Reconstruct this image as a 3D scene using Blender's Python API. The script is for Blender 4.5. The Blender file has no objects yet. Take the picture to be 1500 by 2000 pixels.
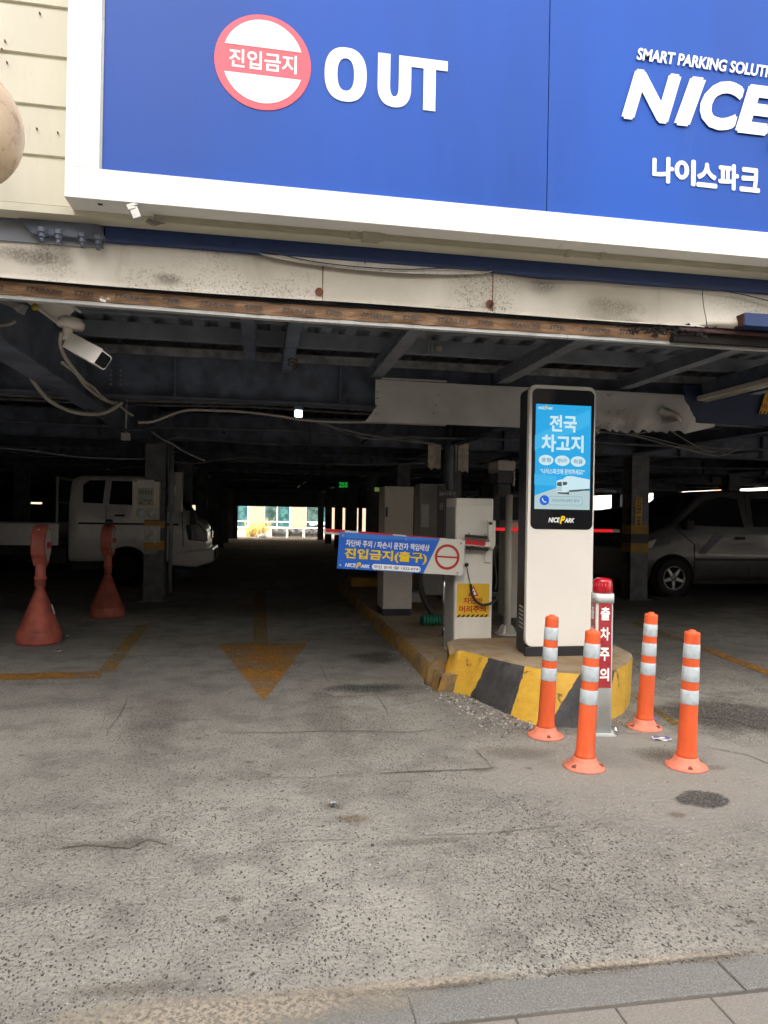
import bpy, bmesh, math, random
from mathutils import Vector, Matrix
random.seed(7)
S = bpy.context.scene
COL = S.collection
R = math.radians
# ------------------------------------------------------------------ camera
YAW, ROLL, PITCH, FPX = R(9.8), R(1.0), R(0.2), 1386.0
CAMP = Vector((0, 0, 1.4))
CM = Matrix.Rotation(-YAW, 4, 'Z') @ Matrix.Rotation(R(90) + PITCH, 4, 'X') @ Matrix.Rotation(ROLL, 4, 'Z')
cd = bpy.data.cameras.new('camera'); cam = bpy.data.objects.new('camera', cd); COL.objects.link(cam)
cam.matrix_world = Matrix.Translation(CAMP) @ CM
cd.sensor_fit = 'VERTICAL'; cd.sensor_height = 36.0; cd.lens = FPX / 2000 * 36
cd.clip_start = 0.05; cd.clip_end = 600
S.camera = cam
# ------------------------------------------------------------------ sky, sun, exposure
EXPOSURE = 3.2
S.view_settings.view_transform = 'Standard'; S.view_settings.look = 'None'
S.view_settings.gamma = 1.0; S.view_settings.exposure = EXPOSURE; S.view_settings.use_curve_mapping = False
EM = 1.0 / 2 ** EXPOSURE
SUN_EL, SUN_AZ = R(38), R(235)
w = bpy.data.worlds.new('World'); S.world = w; w.use_nodes = True
nt = w.node_tree; bg = nt.nodes['Background']
sky = nt.nodes.new('ShaderNodeTexSky'); sky.sky_type = 'NISHITA'; sky.sun_disc = False
sky.sun_elevation = SUN_EL; sky.sun_rotation = SUN_AZ; sky.dust_density = 4.0; sky.air_density = 1.0; sky.ozone_density = 1.0
hs = nt.nodes.new('ShaderNodeHueSaturation'); hs.inputs['Saturation'].default_value = 0.36
wm = nt.nodes.new('ShaderNodeMix'); wm.data_type = 'RGBA'; wm.blend_type = 'MULTIPLY'; wm.inputs[0].default_value = 1
nt.links.new(sky.outputs[0], hs.inputs['Color']); nt.links.new(hs.outputs[0], wm.inputs[6]); wm.inputs[7].default_value = (1.10, 1.02, 0.92, 1)
nt.links.new(wm.outputs[2], bg.inputs['Color']); bg.inputs['Strength'].default_value = 0.12
sd = bpy.data.lights.new('sun', 'SUN'); sd.energy = 2.0; sd.angle = R(0.53); sd.color = (1.0, 0.93, 0.82)
sun = bpy.data.objects.new('sun', sd); COL.objects.link(sun)
sdir = Vector((math.cos(SUN_EL) * math.sin(SUN_AZ), math.cos(SUN_EL) * math.cos(SUN_AZ), math.sin(SUN_EL)))
sun.rotation_euler = sdir.to_track_quat('Z', 'Y').to_euler(); sun.location = (0, 0, 40)
S.cycles.use_denoising = True
try: S.cycles.denoiser = 'OPENIMAGEDENOISE'
except Exception: pass
S.cycles.max_bounces = 8; S.cycles.diffuse_bounces = 5; S.cycles.glossy_bounces = 3; S.cycles.transparent_max_bounces = 12
S.cycles.sample_clamp_indirect = 6.0; S.cycles.caustics_reflective = False; S.cycles.caustics_refractive = False

# ------------------------------------------------------------------ photo-ray helpers (a pixel of the 1500x2000 photo -> a point on a real plane)
def ray(px, py):
    return (CM.to_3x3() @ Vector((px - 750, -(py - 1000), -FPX)))
def G(px, py, z=0.0):
    d = ray(px, py); t = (z - CAMP.z) / d.z; return CAMP + d * t
def F(px, py, Y):
    d = ray(px, py); return CAMP + d * (Y / d.y)
def SX(px, py, X):
    d = ray(px, py); return CAMP + d * (X / d.x)
def rectF(l, r, t, b, Y):
    mx, my = (l + r) / 2, (t + b) / 2
    return F(l, my, Y).x, F(r, my, Y).x, F(mx, b, Y).z, F(mx, t, Y).z

# ------------------------------------------------------------------ materials
def lin(c):
    if isinstance(c, str):
        c = [int(c[i:i + 2], 16) / 255 for i in (0, 2, 4)]
    return tuple(((x / 12.92) if x <= .04045 else ((x + .055) / 1.055) ** 2.4) for x in c) + (1,)
def new_mat(name):
    m = bpy.data.materials.new(name); m.use_nodes = True
    return m, m.node_tree, m.node_tree.nodes['Principled BSDF']
class NB:
    def __init__(s, nt): s.nt = nt
    def n(s, t, **k):
        x = s.nt.nodes.new(t)
        for a, b in k.items(): setattr(x, a, b)
        return x
    def l(s, a, b): s.nt.links.new(a, b)
    def coord(s, scale=(1, 1, 1), which='Object'):
        tc = s.n('ShaderNodeTexCoord'); mp = s.n('ShaderNodeMapping'); mp.inputs['Scale'].default_value = scale
        s.l(tc.outputs[which], mp.inputs[0]); return mp.outputs[0]
    def noise(s, v, scale, detail=4, rough=.55, dist=0):
        x = s.n('ShaderNodeTexNoise'); x.inputs['Scale'].default_value = scale; x.inputs['Detail'].default_value = detail
        x.inputs['Roughness'].default_value = rough; x.inputs['Distortion'].default_value = dist; s.l(v, x.inputs['Vector']); return x.outputs['Fac']
    def voro(s, v, scale, feature='F1', out='Distance', rnd=1):
        x = s.n('ShaderNodeTexVoronoi'); x.feature = feature; x.inputs['Scale'].default_value = scale; x.inputs['Randomness'].default_value = rnd
        s.l(v, x.inputs['Vector']); return x.outputs[out]
    def math(s, op, a, b=None, c=None, clamp=False):
        x = s.n('ShaderNodeMath', operation=op); x.use_clamp = clamp
        for i, q in enumerate((a, b, c)):
            if q is None: continue
            if isinstance(q, (int, float)): x.inputs[i].default_value = q
            else: s.l(q, x.inputs[i])
        return x.outputs[0]
    def step(s, v, lo, hi):
        x = s.n('ShaderNodeMapRange'); x.interpolation_type = 'SMOOTHSTEP'
        x.inputs['From Min'].default_value = lo; x.inputs['From Max'].default_value = hi; s.l(v, x.inputs['Value']); return x.outputs[0]
    def mix(s, f, a, b, mode='MIX'):
        x = s.n('ShaderNodeMix', data_type='RGBA', blend_type=mode)
        for i, q in ((0, f), (6, a), (7, b)):
            if isinstance(q, (int, float)): x.inputs[i].default_value = q
            elif isinstance(q, tuple): x.inputs[i].default_value = q
            else: s.l(q, x.inputs[i])
        return x.outputs[2]
    def bump(s, h, strength, dist, nrm=None):
        x = s.n('ShaderNodeBump'); x.inputs['Strength'].default_value = strength; x.inputs['Distance'].default_value = dist
        s.l(h, x.inputs['Height'])
        if nrm is not None: s.l(nrm, x.inputs['Normal'])
        return x.outputs[0]
def M(name, col, rough=.55, metal=0.0, var=.12, vs=6, dirt=0.0, dcol='4a4238', ds=9, bump=.0, bs=60, coat=0, streak=False, spec=None):
    """painted / plain surface with slight variation, dirt specks and fine relief"""
    m, nt, p = new_mat(name); b = NB(nt)
    c = lin(col) if isinstance(col, str) else tuple(col) + (1,)
    oi = b.n('ShaderNodeObjectInfo'); rr = b.math('MULTIPLY', oi.outputs['Random'], 23.0)
    def rc(sc):
        a_ = b.n('ShaderNodeVectorMath', operation='ADD'); b.l(b.coord(sc), a_.inputs[0]); b.l(rr, a_.inputs[1]); return a_.outputs[0]
    v = rc((1, 1, 1)); v2 = rc((1, 1, .18)) if streak else v
    n1 = b.noise(v2, vs, 5)
    dark = tuple(x * (1 - var * 1.6) for x in c[:3]) + (1,); light = tuple(min(1, x * (1 + var)) for x in c[:3]) + (1,)
    out = b.mix(b.step(n1, .3, .7), dark, light)
    rg = b.math('ADD', b.math('MULTIPLY', n1, .25), rough - .12)
    if dirt > 0:
        n2 = b.noise(v2, ds, 8, .7); n3 = b.noise(v, 1.7, 3)
        f = b.math('MULTIPLY', b.step(n2, .62 - .12 * dirt, .74), b.step(n3, .35, .65)); f = b.math('MULTIPLY', f, min(1, dirt))
        out = b.mix(f, out, lin(dcol)); rg = b.math('ADD', rg, b.math('MULTIPLY', f, .25), clamp=True)
    b.l(out, p.inputs['Base Color']); b.l(rg, p.inputs['Roughness']); p.inputs['Metallic'].default_value = metal
    if coat: p.inputs['Coat Weight'].default_value = coat; p.inputs['Coat Roughness'].default_value = .08
    if spec is not None: p.inputs['Specular IOR Level'].default_value = spec
    if bump: b.l(b.bump(b.noise(v, bs, 4), bump, .01), p.inputs['Normal'])
    return m
def EMI(name, col, k=1.0, var=0):
    m, nt, p = new_mat(name); c = lin(col); p.inputs['Base Color'].default_value = (.01, .01, .01, 1)
    p.inputs['Emission Color'].default_value = c; p.inputs['Emission Strength'].default_value = k * EM; p.inputs['Roughness'].default_value = .25
    return m
def FLAT(name, col, rough=.5):
    m, nt, p = new_mat(name); p.inputs['Base Color'].default_value = lin(col); p.inputs['Roughness'].default_value = rough; return m

# ------------------------------------------------------------------ mesh builder
WL = {}
class MB:
    def __init__(s): s.v = []; s.f = []; s.m = []; s.sm = []
    def _add(s, vs, fs, m=0, smooth=False, T=None):
        o = len(s.v)
        s.v += [tuple(T @ Vector(q)) if T is not None else tuple(q) for q in vs]
        for f in fs: s.f.append([i + o for i in f]); s.m.append(m); s.sm.append(smooth)
        return s
    def box(s, x0, x1, y0, y1, z0, z1, m=0, T=None):
        vs = [(x, y, z) for x in (x0, x1) for y in (y0, y1) for z in (z0, z1)]
        return s._add(vs, [(0, 1, 3, 2), (4, 6, 7, 5), (0, 4, 5, 1), (2, 3, 7, 6), (0, 2, 6, 4), (1, 5, 7, 3)], m, False, T)
    def poly(s, pts, m=0, T=None): return s._add(pts, [tuple(range(len(pts)))], m, False, T)
    def prism(s, pts, ax, a, b, m=0, smooth=False, T=None):
        n = len(pts)
        def P(p, t): return {'x': (t, p[0], p[1]), 'y': (p[0], t, p[1]), 'z': (p[0], p[1], t)}[ax]
        vs = [P(p, a) for p in pts] + [P(p, b) for p in pts]
        s._add(vs, [tuple(range(n)), tuple(range(n, 2 * n))[::-1]], m, False, T)
        return s._add(vs, [(i, (i + 1) % n, n + (i + 1) % n, n + i) for i in range(n)], m, smooth, T)
    def lathe(s, prof, c=(0, 0, 0), n=24, m=0, T=None, sx=1, sy=1, smooth=True, cap=True):
        vs = []; fs = []
        for r, z in prof:
            for k in range(n):
                a = 2 * math.pi * k / n; vs.append((c[0] + r * sx * math.cos(a), c[1] + r * sy * math.sin(a), c[2] + z))
        for j in range(len(prof) - 1):
            for k in range(n):
                a, b2 = j * n + k, j * n + (k + 1) % n; fs.append((a, b2, b2 + n, a + n))
        s._add(vs, fs, m, smooth, T)
        if not cap: return s
        if prof[0][0] > 1e-4: s._add([vs[k] for k in range(n)], [tuple(range(n))[::-1]], m, False, T)
        if prof[-1][0] > 1e-4: s._add([vs[(len(prof) - 1) * n + k] for k in range(n)], [tuple(range(n))], m, False, T)
        return s
    def tube(s, pts, r, n=8, m=0, T=None, r2=None):
        pts = [Vector(p) for p in pts]; N = len(pts); vs = []; up = None
        for i, p in enumerate(pts):
            t = (pts[min(i + 1, N - 1)] - pts[max(i - 1, 0)]).normalized()
            if up is None: up = t.orthogonal().normalized()
            up = (up - t * up.dot(t)).normalized(); q = t.cross(up)
            rr = r if r2 is None else r + (r2 - r) * i / (N - 1)
            for k in range(n):
                a = 2 * math.pi * k / n; vs.append(tuple(p + (up * math.cos(a) + q * math.sin(a)) * rr))
        fs = [(i * n + k, i * n + (k + 1) % n, (i + 1) * n + (k + 1) % n, (i + 1) * n + k) for i in range(N - 1) for k in range(n)]
        s._add(vs, fs, m, True, T)
        s._add(vs[:n], [tuple(range(n))[::-1]], m, False, T); return s._add(vs[-n:], [tuple(range(n))], m, False, T)
    def build(s, name, mats, parent=None, bevel=0, seg=2, world=True, recalc=True, loc=None):
        me = bpy.data.meshes.new(name); off = Vector((0, 0, 0))
        if parent is not None and world: off = WL.get(parent.name, Vector((0, 0, 0)))
        if parent is None and loc is not None: off = Vector(loc)
        me.from_pydata([tuple(Vector(q) - off) for q in s.v], [], s.f)
        if not isinstance(mats, (list, tuple)): mats = [mats]
        for q in mats: me.materials.append(q)
        me.polygons.foreach_set('material_index', s.m); me.polygons.foreach_set('use_smooth', s.sm)
        if recalc:
            bm = bmesh.new(); bm.from_mesh(me); bmesh.ops.remove_doubles(bm, verts=bm.verts, dist=1e-5)
            bmesh.ops.recalc_face_normals(bm, faces=bm.faces); bm.to_mesh(me); bm.free()
        me.update()
        o = bpy.data.objects.new(name, me); COL.objects.link(o)
        if parent is not None: o.parent = parent; WL[o.name] = off
        elif loc is not None: o.location = loc; WL[o.name] = Vector(loc)
        else: WL[o.name] = Vector((0, 0, 0))
        if bevel:
            md = o.modifiers.new('bevel', 'BEVEL'); md.width = bevel; md.segments = seg; md.limit_method = 'ANGLE'; md.angle_limit = R(35)
        return o
def tag(o, label=None, cat=None, group=None, kind=None):
    if label: o['label'] = label
    if cat: o['category'] = cat
    if group: o['group'] = group
    if kind: o['kind'] = kind
    return o
def thing(name, label, cat, loc=(0, 0, 0), group=None):
    o = bpy.data.objects.new(name, None); COL.objects.link(o); o.location = loc; WL[o.name] = Vector(loc); o.empty_display_size = .2
    return tag(o, label, cat, group)
def struct(o): o['kind'] = 'structure'; return o
def copy_tree(o, parent=None):
    c = o.copy(); COL.objects.link(c)
    if parent is not None: c.parent = parent
    for ch in list(o.children): copy_tree(ch, c)
    return c
def rrect(x0, x1, z0, z1, r, n=6):
    pts = []
    for cx, cz, a0 in ((x1 - r, z1 - r, 0), (x0 + r, z1 - r, 90), (x0 + r, z0 + r, 180), (x1 - r, z0 + r, 270)):
        for k in range(n + 1):
            a = R(a0 + 90 * k / n); pts.append((cx + r * math.cos(a), cz + r * math.sin(a)))
    return pts
def ell(cx, cz, rx, rz, n=28): return [(cx + rx * math.cos(2 * math.pi * k / n), cz + rz * math.sin(2 * math.pi * k / n)) for k in range(n)]
_tc = {}
def glyphs(body, bold=.012, shear=0, sp=1.0):
    key = (body, bold, shear, sp)
    if key in _tc: return _tc[key]
    c = bpy.data.curves.new('t', 'FONT'); c.body = body; c.size = 1; c.offset = bold; c.shear = shear; c.space_character = sp; c.resolution_u = 4
    o = bpy.data.objects.new('t', c); COL.objects.link(o); bpy.context.view_layer.update()
    me = bpy.data.meshes.new_from_object(o.evaluated_get(bpy.context.evaluated_depsgraph_get()))
    vs = [tuple(v.co) for v in me.vertices]; fs = [tuple(p.vertices) for p in me.polygons]
    bpy.data.objects.remove(o); bpy.data.curves.remove(c); bpy.data.meshes.remove(me)
    _tc[key] = (vs, fs); return vs, fs
def text(mb, body, x0, x1, z0, z1, y, bold=.012, heavy=0, depth=0, m=0, shear=0, sp=1.0, T=None, keep=False):
    """lettering filling the rectangle x0..x1, z0..z1 in the plane y, read from -Y"""
    vs, fs = glyphs(body, bold, shear, sp)
    a = min(v[0] for v in vs) - heavy; b = max(v[0] for v in vs) + heavy; c = min(v[1] for v in vs) - heavy; d = max(v[1] for v in vs) + heavy
    kx = (x1 - x0) / (b - a); kz = (z1 - z0) / (d - c)
    if keep: kx = kz = min(kx, kz)
    offs = [(0, 0)] if not heavy else [(0, 0), (-heavy, 0), (heavy, 0), (0, -heavy), (0, heavy)]
    for i, (ox, oz) in enumerate(offs):
        yy = y - .0002 * i * (1 if heavy else 0)
        q = [(x0 + (v[0] + ox - a) * kx, yy - depth, z0 + (v[1] + oz - c) * kz) for v in vs]
        mb._add(q, fs, m, False, T)
        if depth:
            n = len(q); from collections import Counter
            ed = Counter()
            for f in fs:
                for k in range(len(f)): ed[tuple(sorted((f[k], f[(k + 1) % len(f)])))] += 1
            back = [(p[0], yy, p[2]) for p in q]
            mb._add(q + back, [(e[0], e[1], e[1] + n, e[0] + n) for e, ct in ed.items() if ct == 1], m, False, T)
def logo(mw, my, x0, x1, z0, z1, y, T=None, m0=0, m1=0):
    W = x1 - x0; H = z1 - z0
    text(mw, 'NICE', x0, x0 + W * .44, z0 + H * .12, z0 + H * .78, y, .02, .015, 0, m0, .25, T=T)
    text(my, 'P', x0 + W * .43, x0 + W * .64, z0 - H * .05, z1, y - .0015, .02, .03, 0, m1, .25, T=T)
    text(mw, 'ARK', x0 + W * .62, x1, z0 + H * .12, z0 + H * .72, y, .02, .015, 0, m0, .25, T=T)
# ================================================================== MATERIALS
def asphalt():
    m, nt, p = new_mat('worn_asphalt'); b = NB(nt); v = b.coord()
    big = b.noise(v, .55, 4); med = b.noise(v, 3.2, 5, .6); fine = b.noise(v, 90, 3, .7)
    base = b.mix(b.step(big, .35, .65), (.222, .210, .182, 1), (.312, .296, .257, 1))
    base = b.mix(b.math('MULTIPLY', b.step(med, .42, .70), .7), base, (.14, .132, .12, 1))
    base = b.mix(b.math('MULTIPLY', b.step(fine, .5, .8), .45), base, (.42, .40, .36, 1))
    base = b.mix(b.math('MULTIPLY', b.step(fine, .5, .25), .75), base, (.08, .075, .068, 1))
    # exposed dark stones / pits of two sizes, thick in some places and thin in others
    wv = b.n('ShaderNodeVectorMath', operation='ADD'); nz = b.n('ShaderNodeTexNoise'); nz.inputs['Scale'].default_value = 9
    sc = b.n('ShaderNodeVectorMath', operation='SCALE'); sc.inputs['Scale'].default_value = .035
    b.l(v, nz.inputs['Vector']); b.l(nz.outputs['Color'], sc.inputs[0]); b.l(v, wv.inputs[0]); b.l(sc.outputs[0], wv.inputs[1])
    pits = None
    for scale, rot, k in ((50, .3, 1.0), (74, 1.1, 1.0), (105, 2.0, 1.0), (150, .7, .85)):
        st = b.n('ShaderNodeMapping'); st.inputs['Scale'].default_value = (1.0, .62, 1); st.inputs['Rotation'].default_value = (0, 0, rot); b.l(wv.outputs[0], st.inputs[0])
        vn = b.n('ShaderNodeTexVoronoi'); vn.inputs['Scale'].default_value = scale; b.l(st.outputs[0], vn.inputs['Vector'])
        sp = b.n('ShaderNodeSeparateColor'); b.l(vn.outputs['Color'], sp.inputs[0])
        msk = b.step(b.noise(v, .7 + scale * .005, 3), .40, .60)
        lim = {50: .90, 74: .80, 105: .74, 150: .70}[scale]; gain = {50: .13, 74: .30, 105: .40, 150: .42}[scale]
        thr = b.math('MULTIPLY', b.math('SUBTRACT', sp.outputs[0], b.math('SUBTRACT', lim, b.math('MULTIPLY', msk, gain))), 1.7, clamp=True)
        thr = b.math('MINIMUM', thr, .36)
        q = b.step(b.math('SUBTRACT', thr, vn.outputs['Distance']), -.02, .08)
        q = b.math('MULTIPLY', q, b.math('MULTIPLY', b.step(sp.outputs[1], -.3, .8), k)); q = b.math('MULTIPLY', q, b.step(thr, .01, .06))
        pits = q if pits is None else b.math('MAXIMUM', pits, q)
    # smooth cement apron round the island nose and posts
    sub = b.n('ShaderNodeVectorMath', operation='SUBTRACT'); b.l(v, sub.inputs[0]); ap = G(1250, 1500); sub.inputs[1].default_value = (ap.x + .1, ap.y - .05, 0)
    ml = b.n('ShaderNodeVectorMath', operation='MULTIPLY'); b.l(sub.outputs[0], ml.inputs[0]); ml.inputs[1].default_value = (.75, 1.05, 0)
    ln = b.n('ShaderNodeVectorMath', operation='LENGTH'); b.l(ml.outputs[0], ln.inputs[0])
    apr = b.step(b.math('ADD', ln.outputs['Value'], b.math('MULTIPLY', b.noise(v, 2.2, 4), .9)), 1.35, 1.02)
    pits = b.math('MULTIPLY', pits, b.math('SUBTRACT', 1, b.math('MULTIPLY', apr, .93)))
    base = b.mix(b.math('MULTIPLY', apr, .7), base, (.235, .22, .195, 1))
    col = b.mix(pits, base, (.05, .047, .044, 1))
    v4 = b.n('ShaderNodeTexVoronoi'); v4.inputs['Scale'].default_value = 120; b.l(wv.outputs[0], v4.inputs['Vector'])
    sp4 = b.n('ShaderNodeSeparateColor'); b.l(v4.outputs['Color'], sp4.inputs[0])
    pale = b.math('MULTIPLY', b.step(sp4.outputs[1], .90, .94), b.step(v4.outputs['Distance'], .38, .26))
    col = b.mix(b.math('MULTIPLY', pale, .75), col, (.50, .46, .40, 1))
    b.l(col, p.inputs['Base Color']); b.l(b.math('ADD', b.math('MULTIPLY', med, .2), .72), p.inputs['Roughness'])
    p.inputs['Specular IOR Level'].default_value = .3
    h = b.math('ADD', b.math('MULTIPLY', pits, -1.0), b.math('MULTIPLY', fine, .5)); h = b.math('ADD', h, b.math('MULTIPLY', pale, .35))
    n0 = b.bump(b.voro(wv.outputs[0], 42), .5, .012); n1 = b.bump(h, .9, .008, n0); b.l(b.bump(med, .25, .03, n1), p.inputs['Normal']); return m
def decal(name, col, dens=.8, ns=7, hard=.0, rect=False):
    """a stain: colour with an uneven, ragged outline of its own (generated coordinates 0..1)"""
    m, nt, p = new_mat(name); b = NB(nt); g = b.coord(which='Generated'); v = b.coord()
    sub = b.n('ShaderNodeVectorMath', operation='SUBTRACT'); b.l(g, sub.inputs[0]); sub.inputs[1].default_value = (.5, .5, 0)
    ml = b.n('ShaderNodeVectorMath', operation='MULTIPLY'); b.l(sub.outputs[0], ml.inputs[0]); ml.inputs[1].default_value = (2, 2, 0)
    if rect:
        sx = b.n('ShaderNodeSeparateXYZ'); b.l(ml.outputs[0], sx.inputs[0])
        r = b.math('MAXIMUM', b.math('ABSOLUTE', sx.outputs[0]), b.math('ABSOLUTE', sx.outputs[1]))
    else:
        ln = b.n('ShaderNodeVectorMath', operation='LENGTH'); b.l(ml.outputs[0], ln.inputs[0]); r = ln.outputs['Value']
    n = b.noise(v, ns, 6, .65); n2 = b.noise(v, 60, 4, .7)
    e = b.math('ADD', b.math('SUBTRACT', 1, r), b.math('MULTIPLY', b.math('SUBTRACT', n, .5), 1.3))
    a = b.step(e, .12, .30 if hard else .75); a = b.math('MULTIPLY', a, dens); a = b.math('MULTIPLY', a, b.step(n2, .3, .6))
    a = b.math('MULTIPLY', a, b.step(r, .99, .8))
    p.inputs['Base Color'].default_value = lin(col); p.inputs['Roughness'].default_value = .85
    b.l(a, p.inputs['Alpha']); return m
def worn_paint(name, col, keep=.62, back=None):
    m, nt, p = new_mat(name); b = NB(nt); v = b.coord()
    n = b.noise(v, 22, 8, .72); n1 = b.noise(v, 2.5, 4); n2 = b.noise(v, 110, 3, .7)
    k = b.math('ADD', b.math('ADD', b.math('MULTIPLY', n, .55), b.math('MULTIPLY', n1, .25)), b.math('MULTIPLY', n2, .25))
    a = b.step(k, .62 - .18 * keep, .70 - .14 * keep)
    c = b.mix(n1, lin(col), tuple(x * .72 for x in lin(col)[:3]) + (1,))
    b.l(c, p.inputs['Base Color']); p.inputs['Roughness'].default_value = .75; b.l(a, p.inputs['Alpha']); return m
def stone(name, c1, c2, sc=140, r=.7):
    m, nt, p = new_mat(name); b = NB(nt); v = b.coord()
    n = b.noise(v, sc, 3, .75); n2 = b.noise(v, 3, 4); vo = b.voro(v, sc * .8)
    c = b.mix(b.step(n, .38, .62), c1 + (1,), c2 + (1,)); c = b.mix(b.math('MULTIPLY', b.step(vo, .25, .1), .5), c, (.5, .49, .46, 1))
    c = b.mix(b.math('MULTIPLY', n2, .35), c, (.20, .18, .155, 1)); b.l(c, p.inputs['Base Color']); p.inputs['Roughness'].default_value = r
    b.l(b.bump(n, .5, .003), p.inputs['Normal']); return m
def cream_steel():
    """chalky cream paint on sheet steel: mould speckle in patches, rust points and streaks"""
    m, nt, p = new_mat('weathered_cream_paint'); b = NB(nt); v = b.coord(); vs = b.coord((1, 1, .25))
    base = b.mix(b.step(b.noise(v, 1.3, 5), .3, .7), (.45, .415, .34, 1), (.64, .605, .53, 1))
    patch = b.step(b.noise(v, 1.6, 3, .5, .4), .46, .62); sp = b.noise(v, 75, 5, .8)
    base = b.mix(b.math('MULTIPLY', b.math('MULTIPLY', patch, b.step(sp, .52, .6)), .8), base, (.13, .115, .095, 1))
    grime = b.step(b.noise(vs, 5, 6, .7), .55, .8); base = b.mix(b.math('MULTIPLY', grime, .6), base, (.26, .22, .165, 1))
    v3 = b.n('ShaderNodeTexVoronoi'); v3.inputs['Scale'].default_value = 7; b.l(v, v3.inputs['Vector'])
    s3 = b.n('ShaderNodeSeparateColor'); b.l(v3.outputs['Color'], s3.inputs[0])
    rp = b.math('MULTIPLY', b.step(s3.outputs[0], .86, .9), b.step(b.math('ADD', v3.outputs['Distance'], b.math('MULTIPLY', sp, .08)), .13, .08))
    base = b.mix(b.math('MULTIPLY', rp, .85), base, (.09, .045, .025, 1))
    b.l(base, p.inputs['Base Color']); p.inputs['Roughness'].default_value = .6
    b.l(b.bump(b.noise(v, 30, 4), .15, .01), p.inputs['Normal']); return m
def film():
    """brown protective film, crumpled"""
    m, nt, p = new_mat('brown_protective_film'); b = NB(nt); v = b.coord((1, 1, 4))
    n = b.noise(v, 7, 5, .6); n2 = b.noise(v, 40, 4)
    c = b.mix(b.step(n, .35, .65), (.24, .13, .065, 1), (.42, .26, .15, 1)); c = b.mix(b.math('MULTIPLY', b.step(n2, .6, .75), .5), c, (.07, .05, .035, 1))
    b.l(c, p.inputs['Base Color']); p.inputs['Roughness'].default_value = .42; b.l(b.bump(n, .5, .03), p.inputs['Normal']); return m
def hazard_paint(bounds):
    """yellow / black hazard stripes on the concrete island nose, laid out along the u (metres) of its UV map, slanting"""
    m, nt, p = new_mat('hazard_striped_concrete'); b = NB(nt); v = b.coord()
    uv = b.n('ShaderNodeUVMap'); uv.uv_map = 'side'; sx = b.n('ShaderNodeSeparateXYZ'); b.l(uv.outputs[0], sx.inputs[0])
    t = b.math('SUBTRACT', sx.outputs[0], b.math('MULTIPLY', sx.outputs[1], .60))
    t = b.math('ADD', t, b.math('MULTIPLY', b.math('SUBTRACT', b.noise(v, 14, 3), .5), .02))
    f = None
    for a, c in bounds:
        q = b.math('MULTIPLY', b.math('GREATER_THAN', t, a), b.math('LESS_THAN', t, c)); f = q if f is None else b.math('ADD', f, q)
    n = b.noise(v, 7, 6, .7); n2 = b.noise(v, 38, 6, .75)
    yel = b.mix(b.step(n, .35, .7), (.60, .34, .03, 1), (.68, .42, .035, 1)); yel = b.mix(b.math('MULTIPLY', b.step(n2, .5, .72), .55), yel, (.42, .30, .14, 1))
    blk = b.mix(b.step(n, .4, .7), (.035, .036, .04, 1), (.075, .073, .07, 1)); blk = b.mix(b.math('MULTIPLY', b.step(n2, .58, .75), .5), blk, (.16, .14, .12, 1))
    c = b.mix(f, yel, blk)
    ch = b.step(b.math('ADD', b.math('MULTIPLY', b.noise(v, 9, 7, .72, .6), .8), b.math('MULTIPLY', n2, .2)), .575, .62)
    c = b.mix(b.math('MULTIPLY', ch, .85), c, (.10, .08, .06, 1))
    b.l(c, p.inputs['Base Color']); p.inputs['Roughness'].default_value = .62
    hh = b.math('ADD', b.math('MULTIPLY', b.noise(v, 9, 5), 1), b.math('MULTIPLY', ch, -.3)); b.l(b.bump(hh, .55, .03), p.inputs['Normal']); return m
def ochre_top():
    m, nt, p = new_mat('dusty_ochre_concrete'); b = NB(nt); v = b.coord(); n = b.noise(v, 4, 6, .65); n2 = b.noise(v, 40, 5, .7)
    c = b.mix(b.step(n, .35, .65), (.23, .155, .075, 1), (.30, .235, .16, 1)); c = b.mix(b.math('MULTIPLY', b.step(n2, .55, .75), .4), c, (.12, .10, .08, 1))
    b.l(c, p.inputs['Base Color']); p.inputs['Roughness'].default_value = .85; b.l(b.bump(n2, .4, .01), p.inputs['Normal']); return m
def rough_side():
    m, nt, p = new_mat('worn_yellow_kerb'); b = NB(nt); v = b.coord(); n = b.noise(v, 3.5, 6, .7); n2 = b.noise(v, 30, 5, .75)
    c = b.mix(b.step(n, .42, .62), (.36, .20, .035, 1), (.16, .12, .08, 1)); c = b.mix(b.math('MULTIPLY', b.step(n2, .5, .7), .6), c, (.06, .05, .045, 1))
    b.l(c, p.inputs['Base Color']); p.inputs['Roughness'].default_value = .85; b.l(b.bump(n2, .6, .02), p.inputs['Normal']); return m

ASPH = asphalt()
M_GRAN = stone('grey_granite', (.105, .108, .098), (.20, .202, .188)); M_PAVE = stone('tan_paving_stone', (.17, .155, .135), (.25, .23, .20), 220)
M_YPAINT = worn_paint('worn_yellow_road_paint', 'a8762c', .95); M_YTHIN = worn_paint('faded_yellow_road_paint', 'a07a30', .85); M_WTHIN = worn_paint('faded_white_road_paint', 'c8c8c0', .05)
M_CREAM = cream_steel(); M_FILM = film()
M_SIDING = M('cream_siding', (.60, .575, .46), .5, var=.05, vs=3, dirt=.25, dcol='6a5a3a', ds=22, streak=True)
M_SIGNW = M('white_sign_frame', (.86, .86, .85), .38, var=.02, vs=2, dirt=.12, dcol='9a948a', ds=5, streak=True)
M_BLUE = M('blue_sign_face', (.013, .08, .41), .42, bump=.10, bs=1.6, var=.10, vs=.9, dirt=.15, dcol='5a78b0', ds=3, spec=.25, streak=True)
M_BLUEB = M('blue_painted_steel', (.010, .034, .13), .5, var=.1, vs=4, dirt=.3, dcol='2a2a30')
M_KHAKI = M('khaki_trim', (.38, .36, .27), .5, var=.08, dirt=.3)
M_GREYW = M('pale_steel_lip', (.46, .465, .45), .55, var=.1, vs=9, dirt=.6, dcol='5a4a3a', ds=14)
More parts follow.
